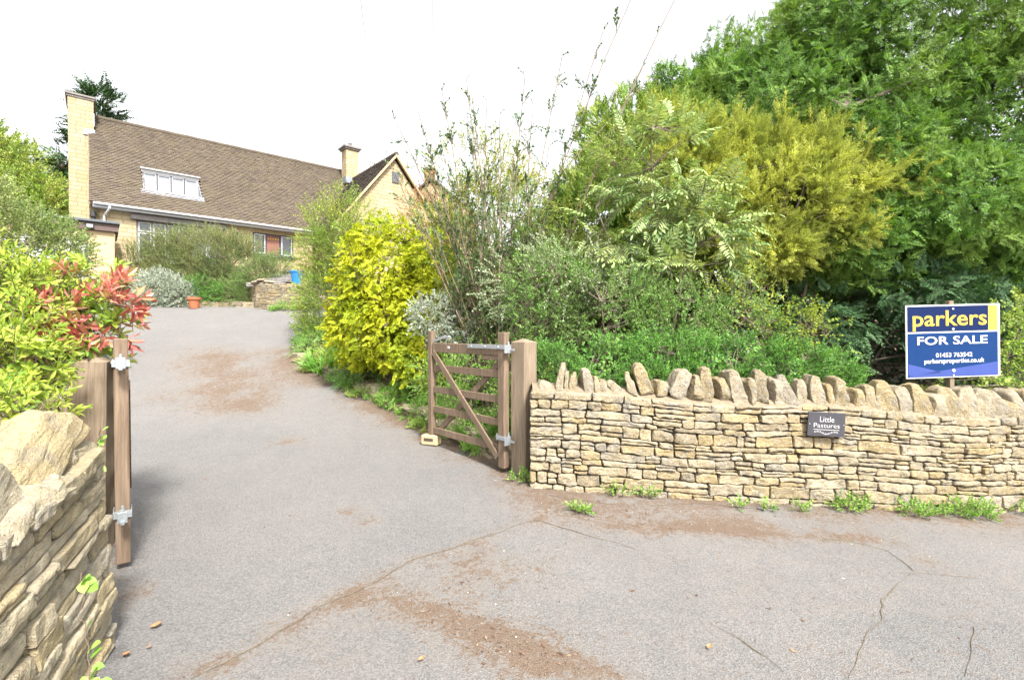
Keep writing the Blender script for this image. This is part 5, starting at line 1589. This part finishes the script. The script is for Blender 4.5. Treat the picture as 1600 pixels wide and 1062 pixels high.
plant('grey_shrub', 'pale grey-green rounded leaves near the centre, left of the fern-leaved shrub', 'shrub',
      [(0.75, 6.1, 2.25, .55, .4, .5), (0.2, 6.5, 2.0, .5, .4, .55), (1.2, 6.0, 2.0, .35, .3, .35)],
      620, T_mid, M['lf_grey'], (0.5, 6.4, gz(0.5, 6.4)), (0.7, 1.1), 0.3, 0.5, 0.6, 8, 0.015, 90, M['bark_twig'], seed=21, shell=0.6, gap=-0.1)
plant('silver_shrub', 'small silver-grey shrub just above the open gate', 'shrub',
      [(-1.15, 7.0, 1.72, .38, .3, .32), (-.75, 7.0, 1.5, .3, .25, .28)],
      520, T_small, M['lf_silver'], (-1.0, 7.1, gz(-1.0, 7.1)), (0.7, 1.2), 0.4, 0.5, 0.5, 5, 0.008, 20, M['bark_twig'], seed=22, shell=0.6)
plant('feathery_shrub', 'soft grey-green feathery shrub among bare twigs behind the gate', 'shrub',
      [(-.1, 7.4, 2.5, .8, .6, 1.0), (0.5, 7.4, 2.2, .7, .5, .8), (-.55, 7.3, 1.7, .6, .5, .7), (.3, 7.2, 1.5, .7, .5, .6)],
      2100, T_tiny, M['lf_mid'], (0, 7.5, gz(0, 7.5)), (0.9, 1.5), 0.5, 0.45, 0.4, 10, 0.018, 170, M['bark_pale'], seed=23, shell=0.6, gap=-0.15)
plant('evergreen_shrub', 'fresh green leafy shrub growing through the bars of the open gate', 'shrub',
      [(-.5, 6.4, 0.75, .5, .35, .5), (-.95, 6.9, .8, .4, .3, .4), (0.1, 6.0, .9, .4, .3, .5)],
      900, T_mid, M['lf_weed'], (-.5, 6.5, gz(-.5, 6.5)), (0.7, 1.1), 0.35, 0.5, 0.6, 8, 0.012, 90, seed=24, shell=0.6, gap=-0.2)
plant('yellow_shrub', 'large rounded bright yellow-leaved bush beside the drive', 'shrub',
      [(-2.15, 8.4, 2.55, .85, .75, .95), (-1.75, 8.0, 1.65, .85, .65, .75), (-2.55, 8.5, 1.65, .68, .6, .75), (-1.25, 7.8, 2.2, .45, .5, .9), (-1.3, 7.5, 1.1, .5, .4, .5)],
      5200, T_yel, M['lf_yellow'], (-1.9, 8.4, gz(-1.9, 8.4)), (0.5, 0.85), -0.25, 0.4, 0.5, 9, 0.025, 160, seed=25, inner=250, tang=0.5, shell=0.42, gap=-0.42, bump_=0.25, back=.9)
plant('light_green_shrub', 'upright pale green shrub standing between the yellow bush and the house', 'shrub',
      [(-4.2, 11.6, 3.6, .8, .7, 1.2), (-4.2, 11.4, 2.2, .8, .7, 1.0), (-3.4, 11.2, 3.4, .6, .6, .8), (-4.5, 11.3, 1.4, .5, .5, .6)],
      3600, T_mid, M['lf_light'], (-4.2, 11.6, gz(-4.2, 11.6)), (0.9, 1.5), 0.6, 0.45, 0.5, 12, 0.02, 200, M['bark_twig'], seed=26, shell=0.7, gap=-0.12, bump_=0.35, bscale=1.6)
plant('forsythia', 'sparse yellow-flowered shrub behind the bare-stemmed one', 'shrub',
      [(-.6, 10.0, 4.2, 1.2, .8, 1.3), (0.6, 9.6, 3.5, .9, .7, 1.2), (-1.3, 10.2, 3.4, .9, .7, 1.0), (-.2, 9.8, 2.8, 1.4, .7, 1.0)],
      2600, T_mid, M['lf_light2'], (-.3, 10, gz(-.3, 10)), (0.9, 1.5), 0.6, 0.45, 0.4, 14, 0.02, 240, M['bark_twig'], seed=27, shell=0.8, gap=0.0, bump_=0.3)
plant('rust_shrub', 'rusty brown new-leafed shrub in front of the gable wall', 'shrub',
      [(-2.3, 13.0, 4.6, .8, .6, .7), (-1.9, 13, 3.4, .9, .6, 1.0)],
      700, T_mid, M['lf_rust'], (-2.2, 13.2, gz(-2.2, 13.2)), (0.9, 1.4), 0.5, 0.45, 0.4, 7, 0.025, 110, M['bark_twig'], seed=28, shell=0.7, gap=-0.05)
plant('evergreen_shrub', 'variegated ivy-leaved shrub at the far right beside the sale board', 'shrub',
      [(5.95, 5.9, 1.25, .5, .3, .55), (6.6, 6.2, 1.3, .5, .3, .7), (5.2, 5.6, .92, .5, .2, .2)],
      620, T_ivy, M['lf_light'], (6.0, 6.0, gz(6, 6)), (0.5, 0.8), 0.2, 0.5, 0.5, 8, 0.012, 90, seed=29, shell=0.6, gap=-0.2)

# ---- the bare-stemmed shrub with long twigs against the sky
def whip_shrub():
    rng = np.random.default_rng(44)
    base = np.array([-0.25, 7.0, gz(-.25, 7.0)])
    t = empty('twiggy_shrub', tuple(base), 0, 'tall nearly bare shrub with long pale stems against the sky, behind the gate', 'shrub')
    def w(px, py, Y): return np.array([(px - 800) / 758 * Y, Y, 1.5 + (519 - py) / 758 * Y]) - base
    tips = [(620, 195, 7.2), (652, 180, 7.0), (690, 150, 7.4), (718, 122, 7.3), (738, 150, 7.0), (765, 160, 7.4), (782, 195, 7.0), (818, 125, 7.2), (838, 175, 7.4), (740, 210, 6.8), (700, 215, 7.0),
            (660, 240, 7.3), (800, 235, 7.0), (858, 235, 7.2), (875, 90, 7.6), (945, 50, 7.5), (985, 15, 7.4), (1052, 5, 7.3), (640, 300, 7.0), (880, 260, 6.9), (610, 260, 7.2),
            (690, 290, 6.7), (760, 290, 6.6), (830, 300, 6.6), (675, 330, 6.8), (725, 260, 7.2), (810, 270, 7.4), (775, 240, 6.7), (715, 340, 6.6), (850, 350, 6.7), (1010, 110, 7.0)]
    lines, P, D = [], [], []
    for (px, py, Y) in tips:
        e = w(px, py, Y)
        b0 = rng.normal(0, 0.12, 3) * (1, 1, 0) + np.array([0.15 if px > 800 else 0, 0, 0])
        L = np.linalg.norm(e - b0)
        c1 = b0 + np.array([(e[0] - b0[0]) * .25, (e[1] - b0[1]) * .3, L * .38])
        tt = np.linspace(0, 1, 15)[:, None]
        c = (1 - tt) ** 2 * b0 + 2 * tt * (1 - tt) * c1 + tt ** 2 * e + np.cumsum(rng.normal(0, .012, (15, 3)), 0) * tt
        lines.append((c, np.linspace(0.013, 0.0055, 15)))
        for k in range(13 if py > 110 else 8):
            i = rng.integers(4, 14); a = c[i]; d = unit(c[i + 1] - c[i]) + rng.normal(0, .45, 3); d[2] = abs(d[2]) + .3
            l = rng.uniform(.2, .8) * (1.1 - i / 16)
            q = a + unit(d) * np.linspace(0, l, 6)[:, None] + np.cumsum(rng.normal(0, .012, (6, 3)), 0)
            lines.append((q, np.linspace(0.0055, 0.003, 6)))
            for j in range(1, 6):
                if rng.random() < .75: P.append(q[j]); D.append(unit(d + rng.normal(0, .5, 3)))
        for j in range(7, 15):
            for _ in range(2):
                if rng.random() < .6: P.append(c[j]); D.append(unit(c[min(j + 1, 14)] - c[j - 1]) + rng.normal(0, .5, 3))
    # long low canes leaning over
    for (a, m_, e) in [((-1.0, 0, .8), (-.2, 0, 2.2), w(1015, 125, 7.0)), ((-.4, 0, .3), (.6, -.2, 1.4), w(905, 420, 6.6)), ((0, 0, .4), (.8, -.3, 1.2), w(940, 360, 6.5)), ((-.1, 0, .3), (-.7, -.1, .9), w(655, 470, 6.8)), ((0, 0, .2), (-.5, -.2, 1.2), w(668, 380, 6.8)), ((.1, 0, .2), (.9, 0, 1.3), w(1000, 250, 7.0))]:
        a, m_, e = map(np.array, (a, m_, e)); tt = np.linspace(0, 1, 16)[:, None]
        c = (1 - tt) ** 2 * a + 2 * tt * (1 - tt) * m_ + tt ** 2 * e
        lines.append((c, np.linspace(0.017, 0.005, 16)))
    tubes('stem', lines, M['bark_pale'], t, 5)
    P, D = np.array(P), np.array(D)
    rg = np.random.default_rng(5)
    V, Q, r1, r2, mi = scatter([t_alt(0.09, 6, 0.042, 0.022, 40, tuft=4), t_alt(0.07, 5, 0.036, 0.020, 40, tuft=4)], P, D, np.tile([0, 0, 1.], (len(P), 1)), rg.uniform(1.0, 1.7, len(P)), rg)
    np_mesh('leaves', V, Q, [M['lf_grey2'], M['bark_twig']], t, attrs={'rnd': r1, 'tint': r2}, mi=mi)
M['lf_grey2'] = leaf_mat('young_leaf', [(0.05, 0.10, 0.045), (0.10, 0.18, 0.07), (0.20, 0.28, 0.12)], 0.3, 0.5)
whip_shrub()

# ---- left side
plant('photinia', 'shrub with glossy red young leaves above the left gatepost', 'shrub',
      [(-2.98, 3.45, 1.70, .26, .2, .24), (-2.84, 3.4, 1.60, .22, .16, .16), (-3.15, 3.2, 1.50, .24, .18, .22)],
      70, T_ros, M['lf_red'], (-3.15, 3.7, gz(-3.15, 3.7)), (0.75, 1.1), 0.35, 0.5, 0.5, 8, 0.012, 50, M['bark_twig'], seed=51, shell=0.5, gap=-0.6, back=0.3)
plant('laurel_shrub', 'glossy green and yellow-green leaved shrub among the red-leaved one', 'shrub',
      [(-3.08, 3.5, 1.45, .28, .24, .34), (-3.35, 3.5, 1.6, .35, .3, .4), (-3.22, 3.75, 1.90, .12, .15, .18), (-3.25, 3.15, 1.25, .25, .2, .3)],
      170, T_ros, M['lf_photinia'], (-3.2, 3.6, gz(-3.2, 3.6)), (0.7, 1.05), 0.4, 0.5, 0.5, 9, 0.012, 90, M['bark_twig'], seed=52, shell=0.6, gap=-0.5, back=0.3)
plant('spiraea', 'yellow-green whorled bush at the left edge above the boulders', 'shrub',
      [(-3.40, 3.1, 1.60, .48, .35, .42), (-3.02, 2.85, 1.34, .34, .28, .30), (-3.75, 3.2, 1.78, .5, .35, .35), (-2.55, 2.45, 1.08, .2, .18, .16), (-3.3, 3.4, 1.76, .28, .3, .24), (-2.85, 2.75, 1.25, .22, .2, .25)],
      900, T_rosy, M['lf_lime'], (-3.3, 3.3, gz(-3.3, 3.3)), (0.65, 1.05), 0.5, 0.5, 0.5, 9, 0.010, 160, M['bark_twig'], seed=53, shell=0.6, gap=-0.35, back=0.6)
plant('dark_hedge', 'dark dense shrub left of the garage behind the yellow-green bush', 'hedge',
      [(-9.0, 8.9, 2.9, 1.0, .9, .95), (-8.5, 8.6, 2.4, .6, .6, 1.0), (-9.9, 9.0, 3.2, 1.0, .9, 1.35), (-8.7, 8.6, 1.5, 0.9, .8, 1.2)],
      4600, T_small, M['lf_olive'], (-8.8, 9.2, gz(-8.8, 9.2)), (1.2, 2.0), 0.4, 0.5, 0.5, 9, 0.03, 200, seed=54, shell=0.45, gap=-0.4, bump_=0.3, back=.9, crown_name='foliage')
plant('broadleaf_tree', 'big light green tree at the far left beyond the garage', 'tree',
      [(-27.5, 25, 8.4, 3.6, 3, 3.6), (-24.8, 24.5, 6.6, 2.6, 2.4, 2.9), (-30, 25, 9, 4, 3, 4), (-23.6, 24.5, 4.8, 1.6, 1.6, 2.4)],
      8000, T_small, M['lf_light'], (-27, 25.4, 2.9), (4.0, 6.0), 0.3, 0.45, 0.6, 8, 0.18, 120, seed=55, inner=1500, shell=0.4, gap=-0.5, gscale=.8, bscale=.5, back=.95, stem_name='trunk')
plant('dark_conifer', 'sparse dark conifer peeping out behind the tall end chimney', 'tree',
      [(-22.6, 26.5, 12.6, 1.1, 1.0, 1.7), (-23.8, 26.5, 10.8, .85, .9, 1.3), (-23.6, 26.5, 8.6, 1.0, .9, 1.6), (-22.4, 26.5, 14.0, .8, .7, .8)],
      650, T_con, M['lf_dark'], (-23, 26.7, 2.8), (2.0, 3.0), 0.2, 0.5, 0.7, 5, 0.12, 80, seed=56, shell=0.7, gap=0.0, stem_name='trunk')
plant('bare_tree', 'tan budding tree showing behind the second chimney', 'tree',
      [(-9.4, 36, 12.9, 1.9, 1.4, 1.9), (-8.2, 36, 12.4, 1.4, 1.2, 1.6), (-10.8, 36, 12.0, 1.0, 1, 1.2)],
      620, T_tiny, M['lf_rust2'] if 'lf_rust2' in M else M['lf_rust'], (-9, 36.2, 3), (2.5, 4.0), 0.5, 0.5, 0.5, 14, 0.09, 240, M['bark_pale'], seed=57, shell=0.8, gap=-0.05, stem_name='trunk')

# ---- shrubs in front of the house
plant('olive_shrub', 'wide feathery olive-green shrub covering the long house window', 'shrub',
      [(-10.9, 17.0, 4.0, 1.1, .8, 1.0), (-9.7, 17.0, 3.9, 1.1, .8, 1.0), (-11.6, 16.8, 3.4, .9, .7, 1.1), (-10.2, 16.6, 3.1, 1.5, .6, .8), (-8.8, 16.9, 3.3, .7, .6, .9), (-10.4, 16.8, 4.2, 1.5, .6, .75), (-12.9, 16.9, 3.5, .8, .6, 1.0), (-11.9, 16.9, 4.05, .8, .6, 1.0)],
      7600, T_tiny, M['lf_olive'], (-10.4, 17.2, gz(-10.4, 17.2)), (1.5, 2.6), 0.7, 0.4, 0.4, 12, 0.03, 240, M['bark_twig'], seed=61, shell=0.6, gap=-0.3, bump_=0.25)
plant('silver_shrub', 'rounded silver-leaved bush beside the terracotta pot', 'shrub',
      [(-11.5, 15.9, 2.75, .85, .5, .72), (-10.8, 15.8, 2.6, .55, .4, .5)],
      2000, T_small, M['lf_silver'], (-11.4, 16.0, gz(-11.4, 16.0)), (1.2, 2.0), 0.5, 0.5, 0.4, 8, 0.02, 120, M['bark_twig'], seed=62, shell=0.4, gap=-0.5, back=.9)
plant('green_shrub', 'mixed olive and green bush right of the pot, beside the retaining wall', 'shrub',
      [(-8.4, 16.2, 3.2, .75, .5, .8), (-8.9, 16.0, 2.7, .6, .4, .6), (-7.9, 16.3, 3.5, .5, .4, .6)],
      1500, T_tiny, M['lf_mid'], (-8.6, 16.3, gz(-8.6, 16.3)), (1.3, 2.2), 0.5, 0.5, 0.4, 8, 0.02, 140, M['bark_twig'], seed=63, shell=0.55, gap=-0.3, back=.8)
plant('green_shrub', 'dark green underplanting between the silver bush and the pot', 'shrub',
      [(-10.3, 16.1, 2.8, .6, .4, .55), (-9.5, 16.0, 2.65, .6, .35, .42)],
      700, T_small, M['lf_hedge'], (-9.9, 16.2, gz(-9.9, 16.2)), (1.3, 2.0), 0.5, 0.5, 0.4, 6, 0.015, 60, seed=64, shell=0.5, gap=-0.4)

# ---- small plants along the edging and wall foot
def clump(name, label, cat, x, y, tpls, n, mat, R, h, sc, seed, group=None, z=None, rand=0.5):
    rng = np.random.default_rng(seed)
    a = rng.uniform(0, 6.283, n); r = np.sqrt(rng.random(n))
    px_, py_ = x + R[0] * r * np.cos(a), y + R[1] * r * np.sin(a)
    zb_ = ground_z(px_[None], py_[None])[0] if z is None else np.full(n, z)
    zb_ = np.maximum(zb_, pz(px_, py_)) if z is None else zb_
    p = np.stack([px_, py_, zb_ + rng.random(n) * h * (1.15 - r)], -1)
    d = unit(np.stack([np.cos(a) * r, np.sin(a) * r, np.full(n, .9)], -1) + rng.normal(0, rand, (n, 3)))
    b0 = np.array([x, y, float(np.min(zb_))])
    V, Q, r1, r2, mi = scatter(tpls, p - b0, d, unit(np.array([0, 0, 1.]) + rng.normal(0, .3, (n, 3))), rng.uniform(*sc, n), rng)
    o = np_mesh(name, V, Q, [mat, M['bark_twig']], None, attrs={'rnd': r1, 'tint': r2}, mi=mi)
    o.location = tuple(b0)
    return tag(o, label, cat, group)
random.seed(9)
T_bl = [t_blades(), t_blades(20, .4, .014, .8)]
T_gr = [t_blades(14, .16, .006, .7), t_blades(10, .12, .006, .8)]
T_wd = [t_alt(0.09, 7, 0.024, 0.017, 60, tuft=2), t_alt(0.07, 6, 0.022, 0.017, 65, tuft=2)]
WG = 'weeds at the foot of the long stone wall'
def wxy(px, py):
    x, y = pix2ground(px, py); return x, y
for i, (px, py, R, n, h, lab) in enumerate([
    (1325, 795, (.16, .07), 90, .12, 'dense round weed clump at the wall foot below the name plaque'),
    (1438, 804, (.20, .08), 90, .10, 'spreading weed clump at the wall foot, left half of the widest patch'),
    (1515, 806, (.20, .09), 140, .16, 'biggest tallest weed clump at the wall foot under the sale board'),
    (1592, 800, (.10, .07), 45, .12, 'weed clump at the wall foot on the right edge of the photo'),
    (965, 772, (.13, .05), 50, .08, 'weed tuft at the wall foot near the gatepost end'),
    (1008, 778, (.06, .03), 16, .06, 'tiny weed sprig at the wall foot right of the first tuft'),
    (1245, 798, (.05, .03), 18, .08, 'tiny weed sprig at the wall foot left of the plaque'),
    (1200, 796, (.06, .03), 14, .05, 'thin low weed sprig midway along the wall foot'),
    (1152, 794, (.05, .03), 12, .05, 'faint weed sprig at the wall foot, centre of the wall'),
    (906, 800, (.05, .03), 30, .03, 'flat weed rosette out on the tarmac below the wall end'),
    (820, 752, (.11, .06), 60, .08, 'bright leafy weed at the foot of the right gatepost')]):
    x, y = wxy(px, py)
    clump('weed', lab, 'weed', x, y - .02, T_wd, n, M['lf_weed'], R, h, (.8, 1.4), 700 + i, WG)
for i, (px, py, R, n, h, lab) in enumerate([
    (500, 585, (.32, .25), 7, .03, 'arching grassy clump of long blades at the turn of the drive edge')]):
    x, y = wxy(px, py)
    clump('daylily', lab, 'grass clump', x + .1, y + .15, T_bl, 9, M['lf_grass'], (.3, .25), .1, (1.0, 1.5), 750, rand=.25)
    clump('grass_tuft', 'short fine grass tuft below the yellow bush', 'grass clump', -2.05, 8.05, T_gr, 40, M['lf_grass'], (.35, .18), .05, (1.0, 1.8), 751, rand=.3)
for i, (x, y, R, n, mat, sc, lab) in enumerate([
    (-0.95, 7.15, (.45, .3), 170, 'lf_weed', (1.4, 2.4), 'ferny green ground plants behind the free end of the open gate'),
    (-1.65, 7.75, (.4, .3), 120, 'lf_weed', (1.2, 2.2), 'leafy green ground plants under the yellow bush by the stone edging'),
    (-2.75, 8.9, (.5, .3), 170, 'lf_mid', (1.6, 2.8), 'blue-green leafy perennials between the grassy clump and yellow bush'),
    (-3.6, 9.9, (.4, .4), 150, 'lf_light', (1.6, 2.6), 'pale green leafy plants beneath the upright pale shrub'),
    (-4.4, 10.9, (.35, .5), 160, 'lf_mid', (1.8, 2.8), 'green leafy plants where the drive bends away'),
    (-0.3, 6.1, (.35, .25), 120, 'lf_weed', (1.2, 2.0), 'green plants behind the lower gate rails near the right post'),
    (-6.9, 14.85, (.5, .08), 60, 'lf_weed', (1.4, 2.2), 'bright weeds at the foot of the retaining wall'),
    ]):
    clump('ground_plant', lab, 'plant', x, y, T_wd + T_gr[:1], n, M[mat], R, .25, sc, 760 + i, 'low plants along the drive edge')
# trailing plants and moss tufts over the edging
rng = np.random.default_rng(91)
for i in range(9):
    s = 0.12 + 0.095 * i
    x, y = at_path(ew_path, s)
    clump('weed', ['small weed among the edging stones, %s' % w for w in ('at the uphill end by the grassy clump', 'just right of the grassy clump', 'below the dark leaves of the yellow bush', 'under the middle of the yellow bush', 'under the lowest yellow leaves', 'left of the free gate stile', 'seen between the lower gate rails', 'behind the gate brace foot', 'close behind the hinge stile')][i],
          'weed', x + rng.uniform(-.05, .1), y - .05, T_wd + T_gr[:1], 34, M['lf_weed' if i % 3 else 'lf_light'], (.2, .14), .12, (.8, 1.5), 800 + i, 'weeds along the stone edging')

# trailing ivy-like shoots on the close wall
def trail(label, pts, n, seed):
    rng = np.random.default_rng(seed)
    pts = np.array(pts, float); b0 = pts[0]
    t = empty('climbing_weed', tuple(b0), 0, label, 'climber', 'climbing shoots on the close wall')
    P = pts - b0
    tt = np.linspace(0, 1, 14); S = np.linspace(0, 1, len(P))
    C = np.stack([np.interp(tt, S, P[:, k]) for k in range(3)], -1) + rng.normal(0, .006, (14, 3))
    tubes('stem', [(C, np.full(14, .0022))], M['bark_twig'], t, 4)
    T = Tpl()
    for k in range(n):
        i = rng.integers(1, 14); d = np.array([rng.uniform(.2, .7), rng.uniform(-.8, .2), rng.uniform(-.6, .7)])
        l = rng.uniform(.035, .06)
        T.leaf8(C[i] + [0.01, 0, 0], d, (0, .8, .6), l, l * .75, fold=.2, bend=.15, wid=(1.0, .8))
    V, Q, L, mi = T.done()
    np_mesh('leaves', V, Q, [M['lf_weed']], t, attrs={'rnd': L, 'tint': L})
trail('thin shoot with bright green leaves climbing the close rough wall', [(-1.60, 1.82, 0.10), (-1.64, 1.86, .26), (-1.68, 1.88, .42), (-1.71, 1.92, .55)], 13, 1)
trail('low green-leaved shoot at the foot of the close rough wall', [(-1.58, 1.86, 0.02), (-1.60, 1.86, .12), (-1.62, 1.80, .2)], 9, 2)
trail('few fresh leaves poking out beside the left gatepost', [(-2.28, 2.6, 0.72), (-2.22, 2.58, .86), (-2.17, 2.56, .98)], 8, 3)

# ---- litter on the tarmac
def litter():
    rng = np.random.default_rng(3)
    Vd = V_road; n = 40000
    w = D_road ** 1.6 + 0.012; w = w / w.sum()
    i = rng.choice(len(Vd), n, p=w)
    p = Vd[i] + np.c_[rng.uniform(-.04, .04, (n, 2)), np.zeros(n)]
    p[:, 2] = pz(p[:, 0], p[:, 1]) + .005
    a = rng.uniform(0, 6.28, n); l = rng.uniform(.003, .010, n) * (1 + 1.2 * (rng.random(n) < .04)); wd = l * rng.uniform(.15, .6, n)
    d = np.c_[np.cos(a), np.sin(a), rng.uniform(-.1, .25, n)]; s = np.c_[-np.sin(a), np.cos(a), rng.uniform(-.2, .2, n)]
    V = np.stack([p - d * l[:, None], p + s * wd[:, None], p + d * l[:, None], p - s * wd[:, None]], 1)
    V[..., 2] = np.maximum(V[..., 2], p[:, None, 2] - .001)
    Q = np.arange(n * 4).reshape(-1, 4)
    o = np_mesh('leaf_litter', V.reshape(-1, 3), Q, [M['litter']], attrs={'rnd': np.repeat(rng.random(n), 4)})
    tag(o, kind='stuff')
m, nt, b = new_mat('litter')
nt.links.new(ramp(nt, attr(nt, 'rnd'), [(0.0, (0.05, 0.028, 0.017)), (0.45, (0.13, 0.07, 0.04)), (0.75, (0.17, 0.10, 0.06)), (0.97, (0.26, 0.19, 0.12)), (0.985, (0.6, 0.58, 0.55))]), b.inputs['Base Color'])
b.inputs['Roughness'].default_value = 0.9
M['litter'] = m
litter()
for i, (px, py, L, rot, lab) in enumerate([(233, 985, .05, .3, 'dry orange-brown leaf on the drive near the close wall'), (193, 1024, .042, -.5, 'curled tan leaf at the foot of the close wall'), (228, 1017, .02, .2, 'tiny yellow leaf fragment between two larger fallen leaves'),
                                     (318, 750, .03, .1, 'small red-brown leaf alone in the middle of the drive'), (1106, 1020, .03, .8, 'pale oval leaf on the road beside the crack'), (652, 1038, .03, .5, 'small pinkish leaf near the bottom of the road')]):
    T = Tpl(); x, y = pix2ground(px, py); T.leaf8((0, 0, 0), (math.cos(rot), math.sin(rot), .08), (-math.sin(rot), math.cos(rot), 0.1), L * 1.2, L * .75, fold=.4, bend=-.22)
    V, Q, Lr, mi = T.done()
    o = np_mesh('fallen_leaf', V, Q, [M['dryleaf']] if 'dryleaf' in M else [plain_mat('dry_leaf', (0.30, 0.15, 0.07), .8, 0, .4, 60)], None)
    M['dryleaf'] = o.data.materials[0]
    o.location = (x, y, float(pz(np.array(x), np.array(y))) + .014); tag(o, lab, 'leaf', 'fallen leaves on the tarmac')
